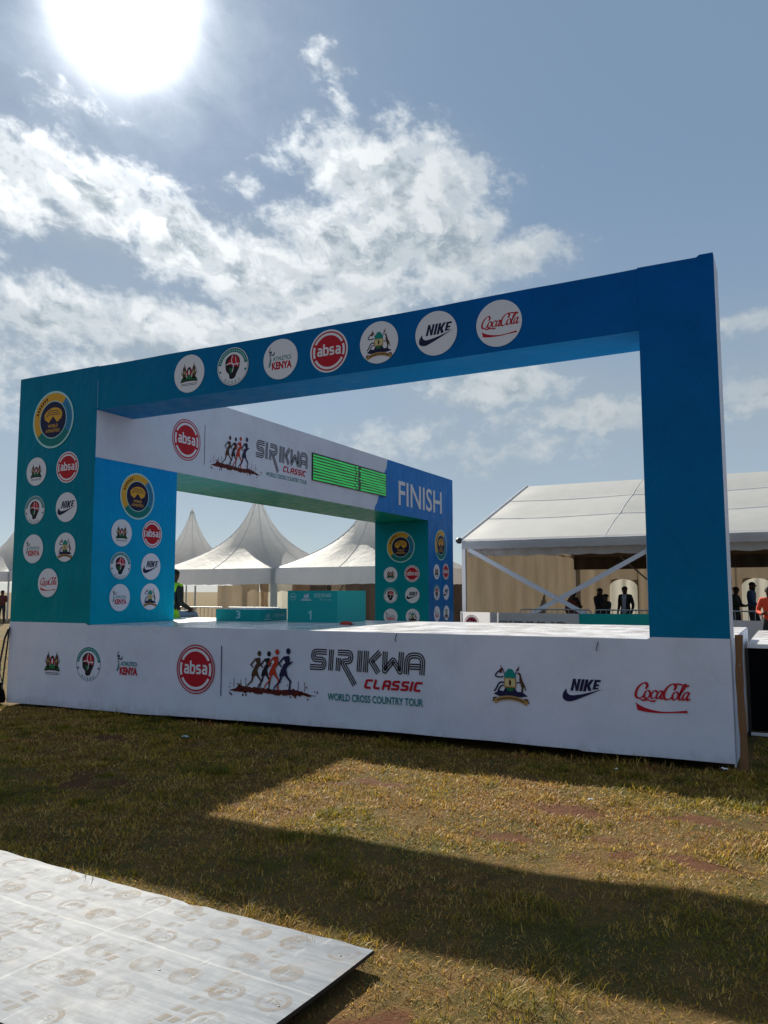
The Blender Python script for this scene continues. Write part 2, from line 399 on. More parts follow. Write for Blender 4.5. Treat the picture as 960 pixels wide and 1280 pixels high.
class Ink:
    """flat print in a (u, v) plane; each colour layer sits 0.6 mm above the one below"""
    def __init__(s): s.v = []; s.f = []; s.c = []; s.layer = 0
    def tf(s, pts, T): return [(T[0] + T[2] * p[0], T[1] + (T[3] if len(T) > 3 else T[2]) * p[1]) for p in pts]
    def raw(s, v, f, col, layer):
        b = len(s.v); s.v += [(p[0], p[1], layer) for p in v]
        for q in f: s.f.append(tuple(b + i for i in q)); s.c.append(col)
    def poly(s, pts, col, layer=1):
        tri = tessellate_polygon([[Vector((p[0], p[1], 0)) for p in pts]]); fs = []
        for t in tri:
            a, b, c = [pts[i] for i in t]
            ar = (b[0] - a[0]) * (c[1] - a[1]) - (b[1] - a[1]) * (c[0] - a[0])
            fs.append(t if ar > 0 else (t[0], t[2], t[1]))
        s.raw(pts, fs, col, layer)
    def disc(s, x, y, r, col, layer=1, ry=None, n=40):
        s.raw([(x + r * math.cos(2 * math.pi * k / n), y + (ry or r) * math.sin(2 * math.pi * k / n)) for k in range(n)], [tuple(range(n))], col, layer)
    def arc(s, x, y, r0, r1, a0, a1, col, layer=2, n=None):
        n = n or max(4, int(abs(a1 - a0) / 7)); v = []; f = []
        for k in range(n + 1):
            a = R(a0 + (a1 - a0) * k / n); v += [(x + r0 * math.cos(a), y + r0 * math.sin(a)), (x + r1 * math.cos(a), y + r1 * math.sin(a))]
            if k: f.append((2 * k - 2, 2 * k - 1, 2 * k + 1, 2 * k))
        s.raw(v, f, col, layer)
    def ribbon(s, pts, w, col, layer=2, off=0.0):
        P = [np.array(p, float) for p in pts]; P = [p for i, p in enumerate(P) if i == 0 or np.linalg.norm(p - P[i - 1]) > 1e-6]; n = len(P)
        ws = w if hasattr(w, '__len__') else [w] * n
        L = []; Rr = []
        for i in range(n):
            d1 = P[i] - P[i - 1] if i else P[1] - P[0]; d2 = P[i + 1] - P[i] if i < n - 1 else d1
            d1 = d1 / np.linalg.norm(d1); d2 = d2 / np.linalg.norm(d2)
            nn = np.array([-(d1 + d2)[1], (d1 + d2)[0]]); ln = np.linalg.norm(nn)
            if ln < 1e-6: nn = np.array([-d1[1], d1[0]]); ln = 1
            nn = nn / ln; k = 1 / max(.45, nn @ np.array([-d1[1], d1[0]]))
            ww = ws[min(int(i * len(ws) / n), len(ws) - 1)] if len(ws) != n else ws[i]
            L.append(tuple(P[i] + nn * k * (off + ww / 2))); Rr.append(tuple(P[i] + nn * k * (off - ww / 2)))
        v = []; f = []
        for i in range(n):
            v += [Rr[i], L[i]]
            if i: f.append((2 * i - 2, 2 * i, 2 * i + 1, 2 * i - 1))
        s.raw(v, f, col, layer)
    def text(s, txt, x0, y0, x1, y1, col, layer=2, bold=.0, shear=0.0):
        key = (txt, bold, shear)
        if key not in _tc: _tc[key] = text_poly(txt, bold, shear)
        v, f = _tc[key]; xs = [p[0] for p in v]; ys = [p[1] for p in v]; ax, bx, ay, by = min(xs), max(xs), min(ys), max(ys)
        s.raw([(x0 + (p[0] - ax) / (bx - ax) * (x1 - x0), y0 + (p[1] - ay) / (by - ay) * (y1 - y0)) for p in v], f, col, layer)
    def pen(s, pts, w, col, layer=2, angle=35, thin=.3):
        P = catmull(pts); ws = []
        for i in range(len(P)):
            a = P[max(i - 1, 0)]; b = P[min(i + 1, len(P) - 1)]
            t = math.atan2(b[1] - a[1], b[0] - a[0]); ws.append(w * (thin + (1 - thin) * abs(math.sin(t - R(angle)))))
        s.ribbon(P, ws, col, layer)
    def merge(s, other, x, y, k, ky=None, lo=0):
        b = len(s.v); s.v += [(x + p[0] * k, y + p[1] * (ky or k), p[2] + lo) for p in other.v]
        s.f += [tuple(b + i for i in q) for q in other.f]; s.c += other.c
    def build(s, name, parent, plane, at, org, base=.002, step=.0006):
        """plane 'Y': faces -Y (u=+X), plane 'X': faces +X (u=+Y), plane 'Z': faces up"""
        V = []
        for u, v, l in s.v:
            d = base + step * l
            if plane == 'Y': p = (u, at - d, v)
            elif plane == 'X': p = (at + d, u, v)
            else: p = (u, v, at + d)
            V.append(tuple(Vector(p) - Vector(org)))
        cols = sorted(set(s.c)); me = bpy.data.meshes.new(name); me.from_pydata(V, [], s.f)
        for c in cols: me.materials.append(MATS['ink_' + c])
        me.polygons.foreach_set('material_index', [cols.index(c) for c in s.c]); me.update()
        return link(name, me, parent)


def absa_letters(k, x0, x1, y0, y1, col, layer):
    """lower-case a b s a in even rounded strokes; b rises to y1"""
    xh = .74; w = .17; adv = .86
    A = [[(.10, .64), (.62, .64), (.62, .0)], [(.62, .37), (.12, .37), (.12, .085), (.62, .085)]]
    Bp = [[(.09, 1.0), (.09, .0)], [(.09, .64), (.66, .64), (.66, .085), (.09, .085)]]
    Sp = [[(.62, .64), (.12, .64), (.12, .37), (.60, .37), (.60, .085), (.06, .085)]]
    sx = (x1 - x0) / (3 * adv + .70); sy = y1 - y0
    for i, L_ in enumerate((A, Bp, Sp, A)):
        for j, p in enumerate(L_):
            P = roundpoly(p, .20, 4) if len(p) > 2 else p
            k.ribbon([(x0 + (i * adv + q[0]) * sx, y0 + q[1] * sy) for q in P], w * sy * .95, col, layer + j)


def ink_absa(ring=True):
    k = Ink()
    k.disc(0, 0, .90, 'red', 1)
    for a0, a1 in ((28, 152), (208, 332), (161, 199), (-19, 19)): k.arc(0, 0, .72, .83, a0, a1, 'white', 2)
    absa_letters(k, -.60, .60, -.20, .34, 'white', 2)
    return k


def ink_swoosh():
    k = Ink()
    o = catmull([(-.80, .02), (-.98, -.22), (-.98, -.50), (-.72, -.62), (-.40, -.55), (.3, -.25), (1.0, .08)], 6)
    i = catmull([(1.0, .08), (.2, -.17), (-.30, -.28), (-.62, -.30), (-.78, -.18), (-.80, .02)], 6)
    k.poly(o + i[1:-1], 'navy', 1)
    sh = lambda pts: [((x * .86 - .02) + .26 * y, y) for x, y in pts]
    y0, y1 = -.08, .52
    k.poly(sh([(-.66, y0), (-.66, y1), (-.50, y1), (-.36, .18), (-.36, y1), (-.20, y1), (-.20, y0), (-.35, y0), (-.50, .28), (-.50, y0)]), 'navy', 1)
    k.poly(sh([(-.14, y0), (-.14, y1), (.03, y1), (.03, y0)]), 'navy', 1)
    k.poly(sh([(.08, y0), (.08, y1), (.25, y1), (.25, .30), (.38, y1), (.56, y1), (.40, .22), (.56, y0 + .06), (.38, y0 + .02), (.25, .16), (.25, y0)]), 'navy', 1)
    k.poly(sh([(.60, y0 + .10), (.60, y1), (.96, y1), (.96, .41), (.76, .41), (.76, .30), (.92, .30), (.92, .20), (.76, .20), (.76, .12), (.94, .14), (.92, .06)]), 'navy', 1)
    return k


def ink_cola(wave=True):
    k = Ink(); c = 'red'; w = .086
    sh = lambda pts, ox: [(ox + x + .22 * y, y + .02) for x, y in pts]
    big = [(.36, .20), (.40, .33), (.33, .44), (.20, .42), (.06, .26), (.0, .04), (.04, -.13), (.15, -.19), (.28, -.14), (.37, -.03)]
    o_ = [(.13, .15), (.04, .10), (.0, -.04), (.04, -.16), (.12, -.18), (.20, -.09), (.21, .05), (.13, .15)]
    c_ = [(.20, .07), (.18, .14), (.10, .14), (.02, .02), (.02, -.12), (.09, -.18), (.19, -.12)]
    a_ = [(.20, .10), (.13, .15), (.05, .09), (.0, -.05), (.03, -.17), (.11, -.13), (.19, .03)]
    a2 = [(.22, .15), (.18, .0), (.17, -.13), (.22, -.18), (.29, -.10)]
    l_ = [(.02, .0), (.10, .16), (.19, .36), (.18, .46), (.11, .40), (.05, .14), (.03, -.08), (.07, -.18), (.16, -.12)]
    for pts, ox, ly in ((big, -.98, 1), (o_, -.63, 2), (c_, -.375, 1), (a_, -.145, 2), (a2, -.145, 3), (big, .13, 1), (o_, .47, 2), (l_, .705, 1), (a_, .87, 2), (a2, .87, 3)):
        k.pen(sh(pts, ox), w * (1.25 if pts is big else 1.0), c, ly, 20, .34)
    k.pen([(-.42, .05), (-.34, .07)], .03, c, 4, 90, 1); k.pen([(.10, .03), (.20, .06)], .05, c, 4, 90, 1)
    k.pen([(-.88, -.15), (-.72, -.245), (-.52, -.215), (-.34, -.27), (-.20, -.235)], .075, c, 4, 120, .3)
    k.pen([(.56, .36), (.66, .47), (.84, .46), (.98, .40), (1.12, .44)], .07, c, 4, 120, .3)
    if wave:
        k.poly(catmull([(-1.0, -.33), (-.90, -.42), (-.6, -.56), (-.1, -.655), (.4, -.645), (1.0, -.56)], 4) + catmull([(1.02, -.66), (.5, -.69), (0, -.73), (-.55, -.72), (-.93, -.66)], 4), c, 1)
    return k


def ink_coat():
    k = Ink()
    for sx in (-1, 1):
        k.ribbon([(sx * .12, -.25), (sx * .42, .62)], .05, 'brown', 1)                       # spears
        k.poly([(sx * .40, .58), (sx * .47, .80), (sx * .48, .60)], 'darkred', 1)
        P = [(sx * .26, -.38), (sx * .30, .0), (sx * .34, .20), (sx * .30, .36), (sx * .36, .52), (sx * .52, .55), (sx * .60, .38), (sx * .56, .15), (sx * .64, -.02), (sx * .58, -.22), (sx * .66, -.40)]
        k.poly(P, 'brown', 2)
        k.poly([(sx * .33, .02), (sx * .37, .26), (sx * .50, .22), (sx * .50, -.05)], 'tan', 3)
        k.ribbon([(sx * .58, -.1), (sx * .72, .05), (sx * .66, .28)], .05, 'brown', 1)
        k.ribbon([(sx * .34, .18), (sx * .16, .14)], .09, 'brown', 3)
    k.disc(0, .08, .24, 'red', 3, .40); k.poly([(-.20, .28), (0, .50), (.20, .28), (.20, .22), (-.20, .22)], 'black', 4)
    k.poly([(-.23, -.10), (.23, -.10), (.16, -.26), (0, -.34), (-.16, -.26)], 'green', 4); k.disc(0, .10, .07, 'white', 5, .2)
    k.poly([(-.72, -.36), (-.5, -.28), (-.2, -.26), (.2, -.26), (.5, -.28), (.72, -.36), (.76, -.58), (.3, -.52), (-.3, -.52), (-.76, -.58)], 'green', 2)
    k.poly([(-.80, -.52), (-.3, -.44), (.3, -.44), (.80, -.52), (.76, -.62), (.3, -.56), (-.3, -.56), (-.76, -.62)], 'black', 5)
    k.ribbon([(-.72, -.74), (.72, -.74)], .035, 'black', 1); k.ribbon([(-.72, -.84), (.72, -.84)], .035, 'black', 1)
    return k


def ink_head():
    k = Ink()
    k.arc(0, 0, .76, .96, 8, 172, 'teal', 1)
    for a in range(18, 168, 9): k.arc(0, 0, .83, .89, a, a + 5, 'pale', 2, 2)
    k.arc(0, 0, .925, .96, 172, 368, 'grey', 1)
    for a in (196, 344): k.disc(.84 * math.cos(R(a)), .84 * math.sin(R(a)), .07, 'teal', 1, n=8)
    for a, ch in zip((236, 252, 268, 284, 300), 'SASSC'): k.text(ch, .82 * math.cos(R(a)) - .06, .82 * math.sin(R(a)) - .07, .82 * math.cos(R(a)) + .06, .82 * math.sin(R(a)) + .07, 'teal', 1, .02)
    H = catmull([(-.05, -.66), (-.20, -.62), (-.24, -.40), (-.42, -.22), (-.48, .10), (-.44, .40), (-.18, .60), (.12, .62), (.38, .46), (.46, .18), (.40, -.12), (.26, -.36), (.14, -.60), (-.05, -.66)], 4)
    k.poly(H[:-1], 'black', 1)
    k.poly([(-.06, .58), (.12, .58), (.35, .44), (.42, .18), (.38, -.05), (.16, -.02), (-.05, .06), (-.30, .12), (-.38, .22), (-.22, .36)], 'red', 2)
    k.ribbon(catmull([(-.42, .12), (-.15, .18), (.1, .1), (.42, .12)]), .05, 'white', 3); k.ribbon(catmull([(.0, .58), (-.08, .30), (.04, .0), (-.02, -.3)]), .045, 'white', 4)
    k.ribbon(catmull([(.18, .52), (.22, .2), (.36, .0)]), .03, 'white', 5)
    k.poly([(-.22, -.05), (-.04, -.1), (-.06, -.4), (-.16, -.34)], 'green', 2)
    return k


def ink_torch():
    k = Ink()
    k.ribbon([(-.62, -.30), (-.60, .05), (-.66, .30)], [.05, .10, .06], 'grey', 1); k.disc(-.60, .42, .07, 'black', 1, n=10)
    k.ribbon([(-.62, .30), (-.42, .26), (-.36, .40)], .06, 'black', 2); k.ribbon([(-.64, .28), (-.72, .48), (-.62, .66)], .05, 'grey', 1)
    k.ribbon([(-.60, .02), (-.70, -.35)], .07, 'teal', 2)
    k.text('ATHLETICS', -.46, -.06, .66, .16, 'teal', 1, .02); k.text('KENYA', -.52, -.52, .70, -.12, 'red', 1, .05)
    return k


def ink_county():
    k = Ink()
    for sx in (-1, 1):
        k.ribbon([(sx * .10, -.1), (sx * .40, .72)], .045, 'navy', 1); k.poly([(sx * .36, .62), (sx * .50, .90), (sx * .46, .60)], 'darkred', 2)
    k.poly(catmull([(-.30, .22), (-.30, .40), (-.12, .66), (.0, .70), (.12, .66), (.30, .40), (.30, .22)], 4), 'seagreen', 2)
    k.poly([(-.32, -.24), (-.32, .24), (.32, .24), (.32, -.24)], 'tan', 3); k.poly([(-.26, -.18), (-.26, .19), (.26, .19), (.26, -.18)], 'cream', 4); k.disc(0, 0, .07, 'brown', 5, .16, 12)
    k.ribbon(catmull([(-.36, .30), (-.60, .26), (-.78, .34), (-.66, .52), (-.52, .60)]), .07, 'navy', 1); k.disc(-.50, .58, .08, 'darkred', 2, .12, 10)
    k.ribbon(catmull([(-.30, .0), (-.56, -.02), (-.76, -.34), (-.86, -.46)]), .08, 'navy', 1); k.ribbon(catmull([(-.34, -.12), (-.52, -.22), (-.66, -.44)]), .07, 'navy', 2)
    k.ribbon(catmull([(.40, .50), (.52, .44), (.58, .10), (.66, -.1), (.62, -.46)]), [.08, .1, .16, .18, .1], 'brown', 1); k.ribbon([(.34, .02), (.56, .02)], .06, 'darkred', 2); k.ribbon([(.74, -.08), (.82, -.36)], .05, 'brown', 1)
    k.poly([(-.88, -.60), (-.60, -.40), (-.36, -.44), (-.24, -.22), (.24, -.22), (.36, -.44), (.62, -.44), (.92, -.64), (.60, -.70), (-.60, -.70)], 'navy', 2)
    k.poly([(-.22, -.26), (.22, -.26), (.12, -.42), (-.12, -.42)], 'green', 6)
    k.ribbon(catmull([(-.86, -.98), (-.5, -.82), (0, -.76), (.5, -.84), (.90, -1.02)]), .22, 'tan', 4)
    k.ribbon(catmull([(-.70, -.90), (-.4, -.81), (0, -.765), (.4, -.82), (.74, -.93)]), .06, 'brown', 7)
    k.poly([(-.92, -.76), (-.72, -.74), (-.74, -.96), (-.96, -.98)], 'brown', 3); k.poly([(.74, -.76), (.92, -.78), (1.0, -1.02), (.76, -.98)], 'brown', 3)
    return k


def ink_globe():
    k = Ink()
    k.arc(0, 0, .66, .93, 50, 218, 'gold', 1); k.arc(0, 0, .66, .93, -30, 50, 'blue', 1); k.arc(0, 0, .66, .93, 218, 330, 'teal', 1)
    for a in range(112, 168, 8): k.arc(0, 0, .74, .85, a, a + 5, 'brown', 2, 2)
    for a in range(-22, 40, 8): k.arc(0, 0, .76, .83, a, a + 5, 'teal', 2, 2)
    k.disc(0, 0, .63, 'navy', 1)
    fan = catmull([(-.40, .02), (-.42, .20), (-.22, .36), (.05, .42), (.30, .36), (.44, .20), (.40, .02)], 4)
    k.poly(fan + [(.20, -.10), (.0, .12), (-.20, -.10)], 'gold', 2)
    for q in range(3): k.ribbon(catmull([(-.38 + .06 * q, .10 + .08 * q), (-.15, .18 + .07 * q), (.1, .17 + .07 * q), (.38 - .05 * q, .16 + .07 * q)]), .022, 'navy', 3 + q)
    k.text('WORLD', -.24, -.28, .24, -.16, 'gold', 2, .02); k.text('ATHLETICS', -.34, -.44, .34, -.33, 'gold', 2, .02)
    return k


def runner(k, x, y, h, col, ph, lean=.08):
    T = lambda pts: [(x + p[0] * h, y + p[1] * h) for p in pts]
    k.disc(x + (lean + .03) * h, y + .93 * h, .055 * h, col, 2, .07 * h, 12)
    k.poly(T([(lean - .065, .81), (lean + .05, .83), (lean + .055, .64), (.045, .50), (-.06, .50), (lean - .075, .66)]), col, 2)
    k.poly(T([(-.07, .52), (.06, .52), (.10, .36), (.02, .39), (-.02, .35), (-.12, .36)]), col, 3)
    a = ph
    k.ribbon(T([(.04, .40), (.15 * a + .02, .25), (.08 * a + .05, .04), (.14 * a + .07, .0)]), [.058 * h, .044 * h, .028 * h, .024 * h], col, 2)
    k.ribbon(T([(-.05, .40), (-.10 * a, .23), (-.24 * a, .10), (-.26 * a, .02)]), [.058 * h, .042 * h, .028 * h, .024 * h], col, 4)
    k.ribbon(T([(lean + .04, .80), (.09 * a + .05, .64), (.17 * a + .05, .70)]), [.042 * h, .036 * h, .026 * h], col, 4)
    k.ribbon(T([(lean - .06, .80), (-.13, .64), (-.05, .56)]), [.042 * h, .036 * h, .026 * h], col, 5)
    k.disc(x + .0 * h, y + .68 * h, .035 * h, 'white', 6, .04 * h, 8)


def ink_runners():
    """unit box: u 0..2.2, v 0..1"""
    k = Ink(); rr = random.Random(3)
    top = []; bot = []
    for i in range(45):
        u = i / 44 * 2.12
        b = .10 + .05 * math.sin(u * 2.4) + (.12 * math.exp(-((u - 1.62) / .18) ** 2)) + .05 * math.exp(-((u - .25) / .16) ** 2)
        taper = min(1, i / 5, (44 - i) / 6)
        top.append((u, .05 + (b * .62 - .03 + rr.uniform(0, .05)) * taper)); bot.append((u, .045 - rr.uniform(.0, .045) * taper))
    k.poly(top + bot[::-1], 'darkred', 1)
    for i in range(34):
        u = rr.choice([rr.uniform(0, .5), rr.uniform(1.3, 2.2), rr.uniform(0, 2.2)]); s = rr.uniform(.008, .022)
        k.disc(u, .02 + rr.uniform(-.06, .22), s, 'darkred', 1, s * 1.4, 6)
    for u, a in ((.12, .3), (.30, .15), (.42, .4), (1.52, .0), (1.70, .35), (1.85, .3)): k.ribbon([(u, .12), (u + .02 * (a - .2), .26 + a * .2)], .012, 'darkred', 2)
    runner(k, .66, .08, .86, 'brown', 1.0); runner(k, .90, .10, .84, 'black', .8); 
    k2 = Ink(); runner(k2, 1.10, .11, .88, 'orange', .9); k.merge(k2, 0, 0, 1, lo=6)
    k3 = Ink(); runner(k3, 1.36, .08, .94, 'navy', 1.0); k.merge(k3, 0, 0, 1, lo=6)
    return k


def ink_sirikwa():
    """inline racing-stripe capitals, v 0..1 (the long leg drops to -.62), returns Ink and width"""
    k = Ink(); w = .060; d = .108; sh = .07
    def st(pts, r=.0, ly=1):
        P = roundpoly(pts, r) if r else pts
        P = [(x + sh * y, y) for x, y in P]
        for o in (-d, 0, d): k.ribbon(P, w, 'brown' if False else 'black', ly, o)
        # close the stroke ends
    a, b = .13, .87
    x = 0
    st([(x + .92, b), (x + .12, b), (x + .12, .5), (x + .80, .5), (x + .80, a), (x - .05, a)], .26); x += 1.20
    st([(x + .0, 0), (x + .0, 1)]); x += .36
    st([(x + .08, 0), (x + .08, .62)], 0, 1); st([(x + .02, b), (x + .80, b), (x + .80, .47), (x + .28, .47), (x + 1.12, -.62)], .24, 2); x += 1.32
    st([(x, 0), (x, 1)]); x += .36
    st([(x, 0), (x, 1)]); st([(x + .78, .96), (x + .30, .52), (x + .74, .0)], .03, 2); x += 1.06
    st([(x, 1), (x + .02, .10), (x + .46, .62), (x + .88, .10), (x + .90, 1)], .05); x += 1.22
    st([(x, 0), (x, b), (x + .84, b), (x + .84, 0)], .36); st([(x + .12, .36), (x + .72, .36)], 0, 2); x += .98
    return k, x


def ink_classic():
    k = Ink(); x = 0; sh = .28; w = .24; L = {'C': [[(.75, .88), (.12, .88), (.12, .12), (.72, .12)]], 'L': [[(.12, 1), (.12, .12), (.72, .12)]],
        'A': [[(.12, 0), (.12, .88), (.72, .88), (.72, 0)], [(.2, .42), (.64, .42)]], 'S': [[(.76, .88), (.12, .88), (.12, .5), (.70, .5), (.70, .12), (.04, .12)]], 'I': [[(.12, 0), (.12, 1)]]}
    for i, ch in enumerate('CLASSIC'):
        for j, p in enumerate(L[ch]): k.ribbon([(x + q[0] + sh * q[1], q[1]) for q in (roundpoly(p, .16, 3) if len(p) > 2 else p)], w, 'red', 1 + j)
        x += .38 if ch == 'I' else .95
    return k, x


LOGO = dict(coat=ink_coat(), head=ink_head(), torch=ink_torch(), absa=ink_absa(), county=ink_county(), swoosh=ink_swoosh(), cola=ink_cola(), globe=ink_globe())
LOGO_SCALE = dict(coat=.72, head=1.0, torch=.95, absa=1.02, county=.72, swoosh=.82, cola=.76, globe=1.0)
LOGO_LABEL = dict(coat='white disc with a small coat of arms', head='white disc with a dark head inside a teal ring', torch='white disc with a torch runner and teal and red lettering',
                  absa='white disc with a red roundel', county='white disc with a green and tan crest', swoosh='white disc with dark slanted lettering over a tick',
                  cola='white disc with red script over a wave', globe='round emblem with gold, blue and teal ring')


def logo_disc(parent, org, plane, at, kind, u, v, r):
    k = Ink(); k.disc(u, v, r, 'pale' if kind == 'globe' else 'white', 0, n=56)
    if kind == 'globe': k.c[-1] = 'pale'
    d = k.build('logo_disc', parent, plane, at, org); d['label'] = LOGO_LABEL[kind]
    q = Ink(); q.merge(LOGO[kind], u, v, r * LOGO_SCALE[kind]); q.build('printed_mark', d, plane, at, org)
    return d


# ------------------------------------------------------------------ ground
SOIL = [(8.98, -1.9, .42, .18), (9.76, -1.75, .3, .12), (8.98, -5.35, .34, .38), (4.75, -2.9, .6, .3), (7.3, -1.75, .4, .12), (9.9, -2.75, .5, .14), (8.6, -2.7, .3, .1), (6.9, -2.9, .3, .12), (3.4, -1.3, .4, .2)]
def soil_mask(x, y):
    s = .40 * (fbm(x * .9 + 3, y * .9, 4) - .45) + 1.0 * (fbm(x * 4.1, y * 4.1 + 8, 4) - .5) + .14
    brk = np.clip(2.2 * fbm(x * 5.3 + 2, y * 5.3, 3) - .45, 0, 1.2)
    for a, b, rx, ry in SOIL: s = s + .85 * brk * np.exp(-((x - a) / rx) ** 2 - ((y - b) / ry) ** 2)
    return np.clip(s, 0, 1)
def ground_h(x, y):
    near = np.exp(-(np.maximum(0, np.hypot(x - 7, y + 3) - 9) / 4) ** 2)
    return ((fbm(x * .8, y * .8, 3) - .5) * .05 + (fbm(x * 4, y * 4, 3) - .5) * .022 - .018) * near - .012
gx = np.concatenate([np.array([-900, -500, -250, -120, -60, -30, -18, -12, -8, -5, -3.2]), np.arange(-2, 13.01, .05), np.array([14, 16, 20, 28, 45, 80, 150, 300, 900])])
gy = np.concatenate([np.array([-900, -300, -100, -40, -20, -13, -10]), np.arange(-8.6, .31, .05), np.array([1, 2.5, 4, 7, 11, 16, 22, 30, 42, 60, 100, 180, 400, 900])])
GX, GY = np.meshgrid(gx, gy, indexing='ij'); GZ = ground_h(GX, GY)
nx, ny = GX.shape
verts = np.stack([GX, GY, GZ], -1).reshape(-1, 3)
ii = (np.arange(nx - 1)[:, None] * ny + np.arange(ny - 1)[None]).reshape(-1)
faces = np.stack([ii, ii + ny, ii + ny + 1, ii + 1], 1)
def mesh_np(name, verts, faces):
    me = bpy.data.meshes.new(name); n = faces.shape[1]
    me.vertices.add(len(verts)); me.vertices.foreach_set('co', verts.astype(np.float32).ravel())
    me.loops.add(faces.size); me.loops.foreach_set('vertex_index', faces.astype(np.int32).ravel())
    me.polygons.add(len(faces)); me.polygons.foreach_set('loop_start', np.arange(0, faces.size, n, dtype=np.int32))
    me.update(calc_edges=True); return me
gm = mesh_np('ground', verts, faces); gm.materials.append(MATS['turf_soil'])
at_ = gm.attributes.new('soil', 'FLOAT', 'POINT'); at_.data.foreach_set('value', soil_mask(GX, GY).ravel().astype(np.float32))
gm.polygons.foreach_set('use_smooth', [True] * len(gm.polygons))
tag(link('ground', gm), kind='structure')

# ------------------------------------------------------------------ finish arch (wrapped truss boxes)
H = 1.18; W = 9.99; T = 4.933; PW = 1.665; PR = .724; BZ = 4.275; WB = 3.584; D1 = 1.716; L = 13.575; D2 = 1.793; DF = .714; RD = .50


def wrapped_box(name, parent, org, x0, x1, y0, y1, z0, z1, m, faces=None, amp=.011, seed=0, sag=0.0):
    """a fabric-wrapped box: subdivided faces drawn slightly in between the corners"""
    mb = MB()
    def P(x, y, z, nrm):
        e = min(1, 4 * min(*(abs(q) for q in ((x - x0, x1 - x) if nrm != 0 else (1, 1))), *((y - y0, y1 - y) if nrm != 1 else (1, 1)), *((z - z0, z1 - z) if nrm != 2 else (1, 1))))
        n = fbm(x * 1.3 + z * .7 + seed, y * 1.1 + z * .9 + seed * .3, 3) * amp * e
        q = [x, y, z]; s = 1 if q[nrm] > (x0 + x1, y0 + y1, z0 + z1)[nrm] / 2 else -1; q[nrm] -= s * float(n)
        return q
    lin = lambda a, b: [a + (b - a) * i / max(1, round((b - a) / .22)) for i in range(max(1, round((b - a) / .22)) + 1)]
    X, Y, Z = lin(x0, x1), lin(y0, y1), lin(z0, z1); F = faces or {}
    mb.grid([[P(x, y0, z, 1) for z in Z] for x in X], F.get('-y', m)); mb.grid([[P(x, y1, z, 1) for x in X] for z in Z], F.get('+y', m))
    mb.grid([[P(x0, y, z, 0) for y in Y] for z in Z], F.get('-x', m)); mb.grid([[P(x1, y, z, 0) for z in Z] for y in Y], F.get('+x', m))
    mb.grid([[P(x, y, z1, 2) for y in Y] for x in X], F.get('+z', m)); mb.grid([[P(x, y, z0, 2) for x in X] for y in Y], F.get('-z', m))
    # normals: fix per face below
    o = mb.build(name, parent, org, merge=True)
    for v in o.data.vertices:
        c = v.co; tz = (c.z - z0) / (z1 - z0)
        u = (c.x - x0) / (x1 - x0) if x1 - x0 > y1 - y0 else (c.y - y0) / (y1 - y0)
        wob = .012 * (float(fbm(c.x * .9 + c.y * .9 + seed * 3, seed + 2.0, 3)) - .5)
        if sag: c.z -= (sag * math.sin(math.pi * u) + wob * 1.6) * (1 if tz > .97 else .35 if tz < .03 else .5)
        else: c.z += 0 if tz < .05 else wob * .4 * tz
    return o


AO = (0, 0, 0)
arch = empty('finish_arch', AO, 'blue and teal fabric-wrapped finish arch with round sponsor discs standing on the stage', 'arch')
wrapped_box('corner_pillar', arch, AO, 0, PW, 0, D1, H, T - .002, 'wrap', {'+x': 'wrap_inner'}, seed=1)
wrapped_box('front_beam', arch, AO, PW - .05, W - PR + .05, .003, DF, BZ, T - .008, 'wrap', {'-z': 'wrap_under_lit'}, seed=2, sag=.018)
wrapped_box('end_pillar', arch, AO, W - PR, W, 0, RD, H, T, 'wrap', {'+x': 'white_vinyl', '+y': 'white_vinyl'}, seed=3)
wrapped_box('side_beam', arch, AO, .004, PW - .002, D1 - .05, L, WB, T - .006, 'wrap', {'-z': 'wrap_under_teal', '+x': 'wrap_finish_lit', '-y': 'wrap_under_teal'}, seed=4)
wrapped_box('rear_pillar', arch, AO, 0.0, PW - .004, L - D2, L - .003, -.03, WB - .003, 'wrap_back', {'+x': 'wrap_finish_lit', '+y': 'white_vinyl'}, seed=5)
# white banner over the inner face of the side beam, with a torn-paper slanting end
edge = [(9.30, T - .006), (9.24, 4.70), (9.13, 4.58), (9.16, 4.42), (8.98, 4.24), (9.02, 4.10), (8.80, 3.93), (8.74, 3.78), (8.64, 3.70), (8.60, WB)]
mb = MB(); x = PW + .004
pts = [(.004, WB)] + [(y, WB) for y in np.linspace(.5, 8.2, 14)] + edge[::-1] + [(.004, T - .006)]
tri = tessellate_polygon([[Vector((p[0], p[1], 0)) for p in pts]])
for t in tri:
    a, b, c = [pts[i] for i in t]
    if (b[0] - a[0]) * (c[1] - a[1]) - (b[1] - a[1]) * (c[0] - a[0]) < 0: b, c = c, b
    mb.face([(x, a[0], a[1]), (x, b[0], b[1]), (x, c[0], c[1])], 'white_vinyl')
n = len(pts)
for i in range(n):
    a, b = pts[i], pts[(i + 1) % n]; mb.face([(x, a[0], a[1]), (PW - .001, a[0], a[1]), (PW - .001, b[0], b[1]), (x, b[0], b[1])], 'white_vinyl')
mb.build('white_banner', arch, AO)
mb = MB(); mb.box(W - .13, W - .004, .004, .03, T - .01, T + .022, 'wrap'); mb.face([(W - .16, .003, T), (W - .13, .003, T), (W - .13, .003, T + .022)], 'wrap'); mb.build('loose_flap', arch, AO)
for kind, u, v, r in (('coat', 3.383, 4.59, .262), ('head', 4.121, 4.592, .254), ('torch', 4.876, 4.586, .262), ('absa', 5.594, 4.588, .27), ('county', 6.288, 4.594, .256), ('swoosh', 7.028, 4.592, .26), ('cola', 7.783, 4.589, .264)):
    logo_disc(arch, AO, 'Y', .001, kind, u, v, r)
